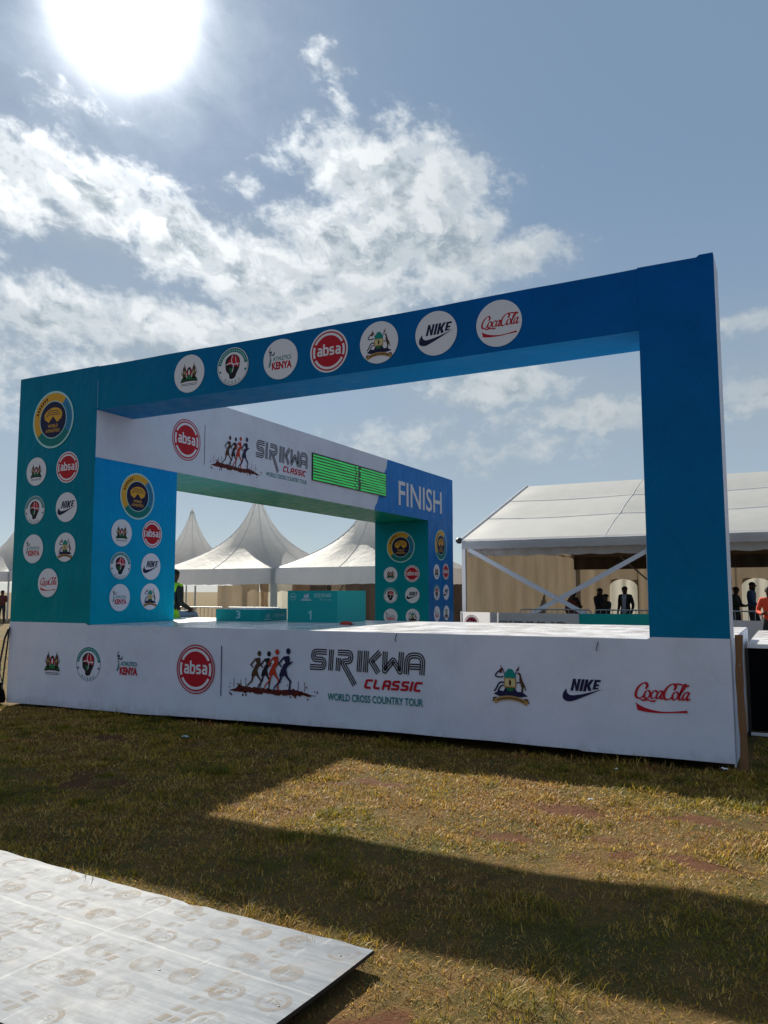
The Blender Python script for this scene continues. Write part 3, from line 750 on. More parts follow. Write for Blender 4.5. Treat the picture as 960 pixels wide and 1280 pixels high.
def pillar_set(plane, at, du, dv, last=True, k=1.0):
    for kind, u, v, r in (('globe', .759, 4.222, .437), ('coat', .44, 3.455, .215), ('absa', 1.106, 3.473, .233), ('head', .44, 2.871, .214), ('swoosh', 1.114, 2.88, .219), ('torch', .441, 2.286, .216), ('county', 1.121, 2.292, .212), ('cola', .79, 1.777, .211)):
        if kind == 'cola' and not last: continue
        logo_disc(arch, AO, plane, at, kind, u + du, v + dv, r)
pillar_set('Y', -.001, 0, 0)
pillar_set('Y', L - D2 - .001, .055, -1.35)
pillar_set('X', PW - .003, 11.90, -1.275)
for kind, u, v, r in (('globe', .853, 3.098, .357), ('coat', .551, 2.519, .202), ('absa', 1.185, 2.538, .213), ('head', .548, 2.031, .202), ('swoosh', 1.176, 2.033, .206), ('torch', .552, 1.558, .201), ('county', 1.177, 1.568, .203)):
    logo_disc(arch, AO, 'X', PW + .001, kind, u, v, r)


def event_title(parent, org, plane, at, au, av, ar, div, run, sir, cla, wor):
    """red roundel, divider, runners, title lettering; each is a part"""
    k = Ink(); k.merge(LOGO['absa'], au, av, ar / .9 * .93); k.arc(au, av, ar * .985, ar * 1.035, 0, 360, 'red', 1, 60)
    k.build('roundel_print', parent, plane, at, org, .004)['label'] = 'red roundel with white lettering'
    k = Ink(); k.ribbon([(div[0], div[1]), (div[0], div[2])], .012, 'navy', 1); k.build('divider_line', parent, plane, at, org, .004)
    k = Ink(); k.merge(ink_runners(), run[0], run[2], (run[1] - run[0]) / 2.2, run[3] - run[2]); k.build('runners_print', parent, plane, at, org, .004)['label'] = 'four running figures in dark and orange on splashed ground'
    s, wd = ink_sirikwa(); k = Ink(); k.merge(s, sir[0], sir[2], (sir[1] - sir[0]) / wd, sir[3] - sir[2]); k.build('title_lettering', parent, plane, at, org, .004)['label'] = 'striped black title lettering with a long slanting leg'
    s, wd = ink_classic(); k = Ink(); k.merge(s, cla[0], cla[2], (cla[1] - cla[0]) / wd, cla[3] - cla[2]); k.build('subtitle_lettering', parent, plane, at, org, .004)['label'] = 'bold slanted red lettering'
    k = Ink(); k.text('WORLD CROSS COUNTRY TOUR', wor[0], wor[2], wor[1], wor[3], 'teal', 1, .018); k.build('tour_lettering', parent, plane, at, org, .004)['label'] = 'small teal capital lettering'
event_title(arch, AO, 'X', PW + .002, 1.919, 4.157, .335, (2.374, 3.806, 4.498), (2.54, 4.06, 3.80, 4.47), (3.84, 5.62, 4.17, 4.50), (4.72, 5.56, 4.00, 4.12), (4.16, 5.60, 3.845, 3.93))
k = Ink(); k.text('FINISH', 9.93, 3.835, 12.74, 4.475, 'white', 1, .012); k.build('finish_lettering', arch, 'X', PW - .003, AO)['label'] = 'large white word on the blue end of the side beam'

# ------------------------------------------------------------------ timing display
td = empty('timing_display', (PW + .006, 5.78, 3.95), 'black display panel glowing with green light rows on the white side beam', 'display')
mat('led_green', (.01, .05, .02), .4, emit=(.006, .42, .07), estr=.42)
TO = td.location
mb = MB(); mb.box(PW + .006, PW + .03, 5.785, 9.185, 3.965, 4.55, 'black_plastic'); mb.build('housing', td, TO)
for i in range(9):
    z = 3.985 + i * .0615
    mb = MB(); rr = random.Random(i)
    br = 7.55 + .12 * rr.random()
    for y0, y1, dz in ((5.80, br, 0), (br + .04, 7.75, .006), (7.80 + .08 * rr.random(), 9.15, .0)):
        if y1 - y0 < .03: continue
        N = max(2, int((y1 - y0) / .15)); P = []
        for q in range(N + 1):
            y = y0 + (y1 - y0) * q / N; w = .036 + .003 * math.sin(y * 9 + i)
            P.append([(PW + .033, y, z + dz + .004 * math.sin(y * 3 + i)), (PW + .033, y, z + dz + w)])
        mb.grid(P, 'led_green')
    mb.build('light_row', td, TO)

# ------------------------------------------------------------------ stage
SO = (0, 0, 0)
stage = empty('stage', SO, 'low white stage with a long printed fascia of sponsor logos', 'stage')
mb = MB(); mb.box(.02, W - .005, .02, 3.12, 1.06, H - .001, 'deck_white'); mb.build('deck', stage, SO)
mb = MB(); mb.box(.3, W - .3, .3, 3.0, .0, 1.05, 'black_cloth'); mb.build('understructure', stage, SO)
nxs = 200; mb = MB(); rows = []
def fas_y(x, z): return -.004 - .010 * float(fbm(x * .6, z * .8 + 4, 3)) + .006
for i in range(nxs + 1):
    x = (W - .004) * i / nxs
    top = 1.2 if x < PW - .02 or x > W - PR + .02 else H - .004 + .002 * math.sin(x * 3)
    bot = .035 + .028 * float(fbm(x * .9, 3.3, 3)) + .022 * min(1, max(0, (x - 4.0) / 2)) - .04 * min(1, max(0, (4.6 - x) / 2)) - (.012 if x > 8.55 else 0)
    rows.append([(x, fas_y(x, bot + (top - bot) * j / 14), bot + (top - bot) * j / 14) for j in range(15)])
mb.grid(rows, 'fascia_vinyl')
mb.build('fascia', stage, SO, smooth=True)
mb = MB(); mb.box(.0, .008, .012, 3.1, .03, 1.17, 'white_vinyl'); mb.build('side_panel', stage, SO)
mb = MB(); mb.box(W - .008, W + .002, .012, 3.1, .03, 1.17, 'white_vinyl'); mb.build('side_panel', stage, SO)
FY = -.006
event_title(stage, SO, 'Y', FY, 3.612, .647, .305, (4.03, .33, .96), (4.16, 5.50, .385, .95), (5.37, 6.86, .72, .965), (6.09, 6.83, .535, .645), (5.61, 6.84, .375, .46))
for kind, u, v, s in (('coat', .957, .63, .20), ('head', 1.682, .634, .245), ('torch', 2.42, .655, .265), ('county', 7.845, .69, .205), ('swoosh', 8.60, .66, .20), ('cola', 9.35, .65, .235)):
    k = Ink(); k.merge(LOGO[kind], u, v, s); o = k.build('logo_print', stage, 'Y', FY, SO, .004); o['label'] = LOGO_LABEL[kind].replace('white disc with ', '')
for xx, zz in ((6.50, 1.10), (8.75, 1.07)):
    mb = MB(); mb.tube([(xx + .02, -.012, zz + .07), (xx + .012, -.022, zz + .03), (xx, -.018, zz), (xx + .008, -.012, zz - .02)], .004, 'black_plastic', 6); mb.build('cable_tie', stage, SO)

# ------------------------------------------------------------------ podium blocks
mat('podium_teal', (.003, .30, .30), .4, spec=.2); mat('podium_teal_side', (.004, .21, .22), .35)
def podium(x0, x1, y0, y1, h, num, label, nx_, art):
    o = ((x0 + x1) / 2, y0, H); e = empty('podium_block', o, label, 'podium', 'winners podium blocks')
    mb = MB(); mb.box(x0, x1, y0, y1, H, H + h, 'podium_teal', {'+z': 'ink_white'}); b = mb.build('body', e, o)
    bv = b.modifiers.new('edge', 'BEVEL'); bv.width = .008; bv.segments = 2
    k = Ink(); nw = .045
    if num == '1': k.ribbon([(nx_ - .035, H + .135), (nx_ + .004, H + .162), (nx_ + .004, H + .04)], .022, 'pale', 1)
    else: k.text(num, nx_ - nw, H + .04, nx_ + nw, H + .165, 'pale', 1, .02)
    k.build('numeral', e, 'Y', y0, o)
    if art == 'front':
        k = Ink(); k.arc(x0 + .10, H + h - .09, .050, .056, 0, 360, 'pale', 1); absa_letters(k, x0 + .065, x0 + .135, H + h - .105, H + h - .068, 'pale', 1)
        q = ink_runners(); q.c = ['white'] * len(q.c); k.merge(q, x0 + .24, H + h - .15, .10, .11)
        s, wd = ink_sirikwa(); s.c = ['pale'] * len(s.c); k.merge(s, x0 + .48, H + h - .10, .30 / wd, .06)
        k.text('WORLD CROSS COUNTRY TOUR', x0 + .58, H + h - .145, x0 + .80, H + h - .13, 'pale', 1)
        k.build('printed_mark', e, 'Y', y0, o)
    else:
        k = Ink(); q = ink_runners(); q.c = ['pale'] * len(q.c); k.merge(q, y0 + .1, H + .02, .10, .10)
        s, wd = ink_sirikwa(); s.c = ['pale'] * len(s.c); k.merge(s, y0 + .36, H + .06, .3 / wd, .05)
        k.build('printed_mark', e, 'X', x1, o)
    return e
podium(2.28, 3.14, 2.02, 2.76, .185, '3', 'low teal podium block numbered 3 on the stage', 2.72, 'side')
podium(3.60, 4.49, 2.10, 2.98, .475, '1', 'tall teal podium block numbered 1 on the stage', 4.02, 'front')

# ------------------------------------------------------------------ plywood sheet lying on the grass
def build_board_mat():
    m, t, b, o = nmat('board_film')
    pos = t.new('ShaderNodeTexCoord').outputs['Object']
    n1 = t.noise(t.v('MULTIPLY', pos, (.7, 7.0, 1)), 3.0, 8, .66); n2 = t.noise(pos, 11, 7, .7); n3 = t.noise(t.v('MULTIPLY', pos, (9, .8, 1)), 3, 6, .65)
    base = t.mix(t.ramp(n1, .35, .68), (.058, .082, .118), (.135, .160, .195))
    base = t.mix(t.ramp(n2, .50, .72, 0, .40), base, (.23, .245, .265))
    base = t.mix(t.ramp(n3, .56, .70, 0, .5), base, (.075, .08, .09))
    tanf = t.ramp(t.noise(pos, 1.6, 5, .6), .52, .72, 0, .45)
    base = t.mix(tanf, base, (.20, .155, .11))
    x, y, z = t.sep(pos)
    wav = t.m('MULTIPLY', t.m('SUBTRACT', t.noise(pos, 1.3, 3), .5), .05)
    ln = t.m('MINIMUM', t.m('ABSOLUTE', t.m('ADD', t.m('ADD', y, .46), wav)), t.m('ABSOLUTE', t.m('ADD', t.m('ADD', x, 1.22), wav)))
    base = t.mix(t.m('MULTIPLY', t.ramp(ln, .012, .0), .42), base, (.33, .335, .34))
    scr = t.noise(t.v('MULTIPLY', pos, (1.2, 14, 1)), 3.5, 5, .7, .4); scr2 = t.noise(t.v('MULTIPLY', pos, (13, 1.0, 1)), 3.1, 5, .7, .4)
    base = t.mix(t.m('MULTIPLY', t.ramp(t.m('MAXIMUM', scr, scr2), .60, .74), .6), base, (.34, .355, .375))
    base = t.mix(t.m('MULTIPLY', t.ramp(t.noise(pos, 1.9, 6, .7), .55, .72), .45), base, (.15, .125, .10))
    base = t.mix(t.m('MULTIPLY', t.ramp(t.noise(pos, 26, 4, .7), .66, .76), .5), base, (.10, .065, .045))
    t.put(b.inputs['Base Color'], base)
    t.put(b.inputs['Roughness'], t.ramp(n2, .3, .75, .54, .62)); b.inputs['Specular IOR Level'].default_value = .15
    bump(t, b, t.m('ADD', t.noise(pos, 1.2, 3), t.m('MULTIPLY', n2, .06)), .10, .05)
    m, t, b, o = nmat('board_stamp')
    pos = t.new('ShaderNodeTexCoord').outputs['Object']
    n2 = t.noise(pos, 9, 7, .72); n1 = t.noise(pos, 40, 4, .7)
    t.put(b.inputs['Base Color'], t.mix(n1, (.19, .135, .085), (.26, .20, .14))); b.inputs['Roughness'].default_value = .6; b.inputs['Specular IOR Level'].default_value = .1
    tr = t.new('ShaderNodeBsdfTransparent'); mx = t.new('ShaderNodeMixShader')
    t.put(mx.inputs[0], t.ramp(n2, .38, .66, .05, .46)); t.l.new(tr.outputs[0], mx.inputs[1]); t.l.new(b.outputs[0], mx.inputs[2]); t.l.new(mx.outputs[0], o.inputs[0])
    mat('board_edge', (.02, .016, .013), .8)
build_board_mat()
BO = (8.77, -4.80, .022)
bd = empty('plywood_sheet', BO, 'grey film-faced plywood sheet with worn tan stamps lying on the grass', 'board', rz=R(-3.4))
mb = MB(); NX, NY = 60, 24; Lb, Db, th = 3.05, 1.22, .018
def bz(x, y): return .008 * math.sin(x * 1.1) + .004 * math.sin(y * 4 + x)
def bnx(i, j):
    x = -Lb * i / NX; y = -Db * j / NY
    if j == 0: y += .004 * math.sin(x * 23) - (.018 if -1.14 < x < -1.02 else 0) - .004 * random.random()
    return x, y
P = [[(*bnx(i, j), th + bz(*bnx(i, j))) for j in range(NY + 1)] for i in range(NX + 1)]
mb.grid(P, 'board_film'); mb.grid([[(p[0], p[1], p[2] - th) for p in row[::-1]] for row in P], 'board_edge')
ring = [P[i][0] for i in range(NX + 1)] + [P[NX][j] for j in range(1, NY + 1)] + [P[i][NY] for i in range(NX - 1, -1, -1)] + [P[0][j] for j in range(NY - 1, 0, -1)]
mb.grid([[q, (q[0], q[1], q[2] - th)] for q in ring + [ring[0]]], 'board_edge')
mb.build('panel', bd, smooth=True)
MATS['ink_stamp'] = MATS['board_stamp']
def lift(o):
    for v in o.data.vertices: v.co.z += bz(v.co.x, v.co.y)
rr = random.Random(5)
for i in range(13):
    for j in range(5):
        x = -.11 - i * .235 + (.118 if j % 2 else 0); y = -.10 - j * .25
        x += rr.uniform(-.025, .025); y += rr.uniform(-.02, .02)
        if x > -.10 or x < -Lb + .1 or rr.random() < .05: continue
        k = Ink(); k.arc(x, y, .028, .074, 0, 360, 'stamp', 1, 26) if rr.random() < .6 else k.arc(x, y, .052, .076, 0, 360, 'stamp', 1, 26)
        kk = rr.random()
        k.text('JS', x - .036, y - .026, x + .036, y + .026, 'stamp', 1, .02)
        lift(k.build('printed_stamp', bd, 'Z', th, (0, 0, 0), .0010, .0004))
mb = None
for x0 in (-.36, -.98, -1.6, -2.2):
    for q in range(2):
        for jj in range(14):
            k = Ink(); y = -.06 - jj * .080; w = rr.uniform(.022, .06)
            k.raw([(x0 - .05 * q, y), (x0 - .05 * q + .035, y), (x0 - .05 * q + .035 - .01, y - w), (x0 - .05 * q - .01, y - w)], [(0, 3, 2, 1)], 'stamp', 1)
            lift(k.build('printed_bar', bd, 'Z', th, (0, 0, 0), .0010, .0004))
for x, y in ((-.07, -.60), (-.70, -.62), (-.1, -.12), (-1.5, -.1), (-.05, -1.1)):
    mb = MB(); mb.ball((x, y, th + bz(x, y)), .006, .006, .003, 'black_plastic', 8, 3, 0); mb.build('screw_head', bd)

# ------------------------------------------------------------------ wooden post, side platform, cables, small things
def build_wood():
    m, t, b, o = nmat('raw_wood'); pos = t.new('ShaderNodeTexCoord').outputs['Object']
    n = t.noise(t.v('MULTIPLY', pos, (8, 8, .6)), 6, 6, .6, .8)
    t.put(b.inputs['Base Color'], t.mix(n, (.11, .05, .02), (.25, .125, .055))); b.inputs['Roughness'].default_value = .75
    bump(t, b, n, .4, .005)
build_wood()
po = (10.055, .06, -.02); pe = empty('wooden_post', po, 'rough brown timber post at the right end of the white stage fascia', 'post')
mb = MB(); P = []
for i in range(13):
    z = i / 12 * 1.255; w = .032 + .003 * math.sin(i * 1.7); dx_ = .006 * math.sin(i * .6)
    P.append([(-w + dx_, -w, z), (w + dx_, -w, z), (w + dx_, w, z), (-w + dx_, w, z), (-w + dx_, -w, z)])
mb.grid(P, 'raw_wood'); mb.face(P[-1][:4], 'raw_wood'); mb.build('shaft', pe)
mb = MB(); mb.tube([(0, -.034, .98), (0, -.040, .98)], .005, 'pole_metal', 6); mb.build('nail', pe)
pl = (10.2, 2.06, 0); ple = empty('side_platform', pl, 'platform with white top and black skirt beside the right end of the stage', 'platform')
mb = MB(); mb.box(10.03, 14.2, 2.05, 5.6, .985, 1.03, 'deck_white'); mb.build('deck', ple, pl)
mb = MB(); mb.box(10.03, 14.2, 2.04, 2.052, .99, 1.034, 'rail_white'); mb.build('edge_trim', ple, pl)
mb = MB(); mb.grid([[(10.04 + i * .1, 2.07 + .012 * math.sin(i * 1.9), z) for z in (.05, .5, .992)] for i in range(42)], 'black_cloth'); mb.build('skirt', ple, pl, smooth=True)
mb = MB(); mb.box(10.03, 14.2, 2.03, 2.062, .0, .032, 'rail_white'); mb.build('bottom_rail', ple, pl)
for xx in (10.02, 12.1, 14.15): mb = MB(); mb.box(xx - .02, xx + .02, 2.085, 2.125, -.02, .98, 'black_plastic'); mb.build('leg', ple, pl)

cb = empty('power_cable', (-.04, .05, 0), 'black cable hanging down the left end of the stage', 'cable')
mb = MB()
mb.tube([(.02, -.03, 1.10), (-.06, -.03, .95), (-.20, .02, .62), (-.36, .1, .40), (-.52, .2, .2), (-.8, .4, .02)], .016, 'black_plastic', 7)
mb.tube([(.03, -.03, 1.12), (.02, -.05, .8), (-.02, -.05, .5), (-.05, -.05, .2), (-.05, -.06, .05)], .012, 'black_plastic', 7)
mb.tube([(-.24, .05, .55), (-.15, -.02, .42), (-.05, -.05, .30), (-.04, -.06, .08)], .009, 'black_plastic', 6)
mb.build('cord', cb, cb.location, smooth=True)
bg_o = empty('black_bag', (-.09, -.05, 0), 'small black bag at the foot of the cable left of the stage', 'bag')
mb = MB(); P = []
for i in range(15):
    a = 2 * math.pi * i / 14
    P.append([(r * math.cos(a) * .75, r * math.sin(a) * .6, z) for r, z in ((.0, 0), (.11, .0), (.125, .05 + .01 * math.sin(a * 3)), (.10, .15), (.055, .22), (.03, .25 + .02 * math.sin(a * 2)), (.05, .29))])
mb.grid(P, 'black_cloth'); mb.build('sack', bg_o, smooth=True)
mb = MB(); mb.tube([(.03 * math.cos(a), .03 * math.sin(a), .245) for a in np.linspace(0, 6.28, 12)], .007, 'black_plastic', 5, False); mb.build('tie', bg_o)

mat('red_cloth', (.35, .03, .02), .8)
rc = empty('red_cap', (4.92, 1.62, H), 'flat red cap lying on the stage deck in front of the podium', 'cap')
mb = MB(); mb.ball((0, 0, 0), .10, .085, .05, 'red_cloth', 16, 5, 0); mb.build('crown', rc, smooth=True)
mb = MB(); mb.grid([[(.07 + .09 * math.cos(a) * q, .085 * math.sin(a), .008 + .004 * q) for q in (0, .5, 1)] for a in np.linspace(-1.5, 1.5, 9)], 'red_cloth'); mb.build('peak', rc)
mat('paper', (.72, .72, .72), .7); mat('blue_paper', (.35, .42, .5), .6)
for i, (x, y, s, m_, lb) in enumerate(((4.43, -1.11, .04, 'blue_paper', 'pale crumpled scrap on the shaded grass below the red roundel'), (9.02, -.55, .016, 'paper', 'tiny white scrap on shaded grass under the fascia right half'), (9.9, -.12, .028, 'paper', 'torn white scrap at the right foot of the fascia'), (9.05, -1.72, .018, 'paper', 'small white scrap on the red soil patch'))):
    mb = MB(); rr = random.Random(i); N = 6
    P = [[(s * (a / N - .5) * 2, s * (b / N - .5) * 1.4, .03 + s * .5 * rr.random()) for b in range(N + 1)] for a in range(N + 1)]
    mb.grid(P, m_); o = mb.build('paper_scrap'); o.location = (x, y, .0); o.rotation_euler.z = i * 1.3; tag(o, lb, 'litter', 'scraps of litter')

# ------------------------------------------------------------------ tents
def pagoda(cx, cy, w, eave, peak, label, rz=0, sides=True, val=.56):
    o = (cx, cy, 0); e = empty('pagoda_tent', o, label, 'tent', 'white pagoda tents', rz)
    h = w / 2; mb = MB(); NS = 40; NR = 18; P = []
    for s in range(NS + 1):
        a = 2 * math.pi * s / NS + math.pi / 4
        ca, sa = math.cos(a), math.sin(a); sq = 1 / max(abs(ca), abs(sa)); row = []
        for q in range(NR + 1):
            t = q / NR; rnd = sq * (1 - t * .85) + 1.0 * t * .85
            rad = h * ((1 - t) ** 1.0 * .97 + .03); zz = eave + (peak - eave) * (t * .50 + t ** 2 * .16 + t ** 5 * .34)
            sag = -.10 * math.sin(math.pi * t) * (1 - abs(math.sin(2 * (a))) ** 2) * .8
            row.append((ca * rnd * rad, sa * rnd * rad, zz + sag + .02 * math.sin(a * 9) * math.sin(math.pi * t)))
        P.append(row)
    mb.grid(P, 'tent_white'); mb.build('roof', e, smooth=True)
    for s in range(0, NS, NS // 8):
        mb = MB(); mb.tube([(p[0], p[1], p[2] + .006) for p in P[s]], .011, 'valance_white', 5); mb.build('seam', e, smooth=True)
    mb = MB(); mb.tube([(0, 0, peak - .15), (0, 0, peak + .12), (0, 0, peak + .22)], [.07, .06, .01], 'tent_white', 10); mb.build('finial', e, smooth=True)
    for k_ in range(4):
        mb = MB(); c_, s_ = math.cos(k_ * math.pi / 2), math.sin(k_ * math.pi / 2); rows = []
        for i in range(31):
            u = -h + w * i / 30; y = -h - .012 - .012 * math.sin(i * 1.1)
            b_ = eave - val - .03 * math.sin(math.pi * i / 30) + .012 * math.sin(i * 2.1)
            rows.append([(u * c_ - yy * s_, u * s_ + yy * c_, z) for yy, z in ((-h, eave), (y, eave - .04), (y - .02, (eave + b_) / 2), (y - .005, b_))])
        mb.grid(rows, 'valance_white'); mb.build('valance', e, smooth=True)
        mb = MB(); xx, yy = h * (1 if k_ in (0, 1) else -1) * .985, h * (1 if k_ in (1, 2) else -1) * .985
        mb.tube([(xx, yy, 0), (xx, yy, eave)], .09 if sides else .05, 'tent_white' if sides else 'pole_metal', 10); mb.build('corner_pole', e, smooth=True)
    return e
def drape(parent, org, p0, p1, z0, z1, m, tie=None, folds=.05, n=28, seed=0, name='side_curtain', fw=7.0):
    """hanging cloth between two ground points; tie pinches it at mid height"""
    mb = MB(); rows = []; p0 = Vector(p0); p1 = Vector(p1); d = p1 - p0; nrm = Vector((-d.y, d.x, 0)).normalized()
    mid_ = (p0 + p1) / 2
    for i in range(n + 1):
        t = i / n; base = p0.lerp(p1, t); row = []
        for q in range(9):
            z = z0 + (z1 - z0) * q / 8; pin = 1.0
            if tie: pin = 1 - tie * math.exp(-((q / 8 - .5) / .22) ** 2)
            pp = mid_.lerp(base, pin) + nrm * folds * math.sin(t * d.length * fw + seed + .6 * math.sin(t * 9 + seed))
            row.append((pp.x, pp.y, z + .02 * math.sin(t * 20 + seed) * (q == 0)))
        rows.append(row)
    mb.grid(rows, m); return mb.build(name, parent, org, smooth=True)
mat('dark_strap', (.03, .026, .022), .7)
tA = pagoda(-8.62, 17.9, 5.42, 2.47, 5.42, 'large white peaked pagoda tent behind the numbered podium blocks')
oA = tA.location
yb = 20.4
for x0, x1, m_, ti in ((-12.6, -10.3, 'curtain_beige', 0), (-10.35, -9.75, 'curtain_brown', .35), (-9.8, -8.55, 'curtain_window', 0), (-8.55, -7.65, 'curtain_brown', 0), (-7.65, -6.65, 'liner_brown', 0), (-6.9, -5.9, 'curtain_beige', .12)):
    drape(tA, oA, (x0, yb + random.uniform(-.05, .05), 0), (x1, yb, 0), .05, 2.45, m_, ti, .05, 24, x0)
mb = MB(); mb.tube([(-6.95, 20.25, 2.0), (-6.5, 20.2, 1.45), (-6.0, 20.25, 1.5)], .025, 'dark_strap', 5); mb.tube([(-6.9, 20.25, 1.35), (-6.3, 20.2, 1.4), (-5.95, 20.25, 1.9)], .02, 'dark_strap', 5); mb.build('strap', tA, oA)
tB = pagoda(-3.19, 17.9, 5.42, 2.47, 5.55, 'white pagoda tent partly hidden behind the rear arch pillar')
for x0, x1, m_ in ((-5.9, -4.3, 'liner_brown'), (-4.3, -2.4, 'curtain_brown'), (-2.4, -.6, 'liner_brown')):
    drape(tB, tB.location, (x0, 20.3, 0), (x1, 20.3, 0), .05, 2.45, m_, 0, .06, 24, x0)
pagoda(-19.6, 26.6, 5.0, 2.6, 6.15, 'distant white tent peak showing beside the corner pillar', sides=False)
tD = pagoda(-31.2, 24.5, 6.0, 2.75, 5.9, 'far white tent at the left edge beyond the arch', sides=False)
drape(tD, tD.location, (-34.2, 27.3, 0), (-28.2, 27.3, 0), .05, 2.7, 'curtain_brown', 0, .06, 24, 1)

# marquee
MX0, MX1, MY0, MYR, MY1 = 1.35, 14.6, 15.25, 22.45, 29.65; EZ, RZ = 3.25, 5.80
mo = (MX0, MY0, 0)
mq = empty('marquee_tent', mo, 'long white marquee with open front and beige curtains at the right', 'marquee')
def roof_z(t, x):   # t 0 at eave, 1 at ridge; sags between purlins
    b = EZ + (RZ - EZ) * t; s = (t * 3) % 1.0
    return b + .10 * abs(math.sin(math.pi * s)) * (1 if t < 1 else 0) * .42 * min(1, max(0, (x - MX0) / .6)) - .05 * math.sin(math.pi * ((x - MX0) / 4.4 % 1.0)) * math.sin(math.pi * t)
xs = np.linspace(MX0 - .12, MX1, 61)
for nm, ya in (('front_roof', MY0), ('rear_roof', MY1)):
    mb = MB(); rows = []
    for x in xs:
        rows.append([(x, ya + (MYR - ya) * q / 24, roof_z(q / 24, x) + .01 * float(fbm(x * 2.1, q * .4, 3))) for q in range(25)])
    mb.grid(rows if ya == MY0 else [r_[::-1] for r_ in rows], 'marquee_white'); mb.build(nm, mq, mo, smooth=True)
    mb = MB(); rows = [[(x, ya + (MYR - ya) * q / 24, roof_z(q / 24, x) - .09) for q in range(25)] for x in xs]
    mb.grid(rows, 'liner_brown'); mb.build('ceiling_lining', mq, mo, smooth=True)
for s in (0, 1):   # gable tube at the left end
    mb = MB(); ya = (MY0, MY1)[s]; mb.tube([(MX0 - .10, ya, EZ + .02), (MX0 - .10, MYR, RZ + .03)], .032, 'valance_white', 8); mb.build('gable_tube', mq, mo)
for t_ in (1 / 3, 2 / 3):
    mb = MB(); mb.tube([(x, MY0 + (MYR - MY0) * t_, roof_z(t_ + 1e-4, x) + .004) for x in np.linspace(MX0, MX1, 40)], .018, 'valance_white', 6); mb.build('purlin_ridge', mq, mo, smooth=True)
for xx in (MX0 + 4.4, MX0 + 8.8):
    mb = MB(); mb.tube([(xx, MY0 + (MYR - MY0) * q / 16, roof_z(q / 16, xx) + .006) for q in range(17)], .012, 'valance_white', 5); mb.build('roof_seam', mq, mo, smooth=True)
mb = MB(); rows = []
for i, x in enumerate(np.linspace(MX0 - .05, MX1, 90)):
    rows.append([(x, MY0 - .03 - d_, z) for d_, z in ((.0, EZ + .01), (.02, EZ - .03), (.03 + .01 * math.sin(i), EZ - .16), (.02, EZ - .30 + .006 * math.sin(i * 1.3)))])
mb.grid(rows, 'valance_white'); mb.build('eave_valance', mq, mo, smooth=True)
mb = MB(); rows = []
for i, x in enumerate(np.linspace(MX0 + .05, MX1, 150)):
    sc_ = abs(math.sin((x - MX0) * math.pi / .78)); rows.append([(x, MY0 + .25 + .04 * math.sin(i * .9), z) for z in (EZ - .02, EZ - .35, EZ - .50 - .035 * sc_)])
mb.grid(rows, 'valance_white'); mb.build('inner_frill', mq, mo, smooth=True)
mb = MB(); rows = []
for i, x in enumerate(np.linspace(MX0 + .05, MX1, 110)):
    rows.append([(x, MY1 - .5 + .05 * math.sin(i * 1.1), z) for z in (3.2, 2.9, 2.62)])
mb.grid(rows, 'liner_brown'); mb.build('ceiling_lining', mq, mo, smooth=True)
for xx in (MX0, MX0 + 5.6, MX0 + 11.2):
    for ya in (MY0, MY1):
        mb = MB(); mb.box(xx - .06, xx + .06, ya - .05, ya + .05, 0, EZ - .02, 'pole_metal'); mb.build('upright', mq, mo)
mb = MB(); mb.box(MX0 - .16, MX0 - .04, MY0 - .06, MY0 + .04, .0, .3, 'pole_metal'); mb.ball((MX0 - .16, MY0, EZ - .02), .12, .10, .10, 'black_plastic', 10, 6); mb.build('corner_fitting', mq, mo)
# gable wall at the left, rear wall, with paler arched windows
yy = MY0 + .1
drape(mq, mo, (MX0 + .06, yy, 0), (MX0 + .06, MY1 - .1, 0), .05, EZ - .03, 'curtain_beige', 0, .028, 60, 1.0, 'gable_curtain', 4.0)
mb = MB(); N = 24
mb.grid([[(MX0 + .05, MY0 + .1 + (MY1 - MY0 - .2) * i / N, EZ - .06), (MX0 + .05, MY0 + .1 + (MY1 - MY0 - .2) * i / N, max(EZ - .05, roof_z(1 - abs(i / N - .5) * 2, MX0) - .04))] for i in range(N + 1)], 'curtain_beige')
mb.build('gable_panel', mq, mo)
def rear_wall():
    x = MX0 + .06; i = 0
    # panels of curtain either side of each arched opening
    cuts = [3.6, 5.55, 7.55, 9.2, 11.2, 13.4]
    while i < len(cuts):
        c = cuts[i]; drape(mq, mo, (x, MY1 - .15, 0), (c - .62, MY1 - .15, 0), .05, 2.75, 'curtain_beige', 0, .03, 40, x, 'rear_curtain')
        drape(mq, mo, (c - .64, MY1 - .12, 0), (c + .64, MY1 - .12, 0), .05, 2.2, 'curtain_window', 0, .03, 24, x, 'arched_window', 12)
        mb = MB(); P = []
        for a in np.linspace(0, math.pi, 15):
            u = -.64 * math.cos(a); P.append([(c + u, MY1 - .16, 1.75 + .42 * math.sin(a)), (c + u, MY1 - .16, 2.75)])
        mb.grid(P, 'curtain_beige'); mb.build('rear_curtain', mq, mo, smooth=True)
        x = c + .62; i += 1
    drape(mq, mo, (x, MY1 - .15, 0), (MX1, MY1 - .15, 0), .05, 2.75, 'curtain_beige', 0, .05, 20, x, 'rear_curtain')
rear_wall()
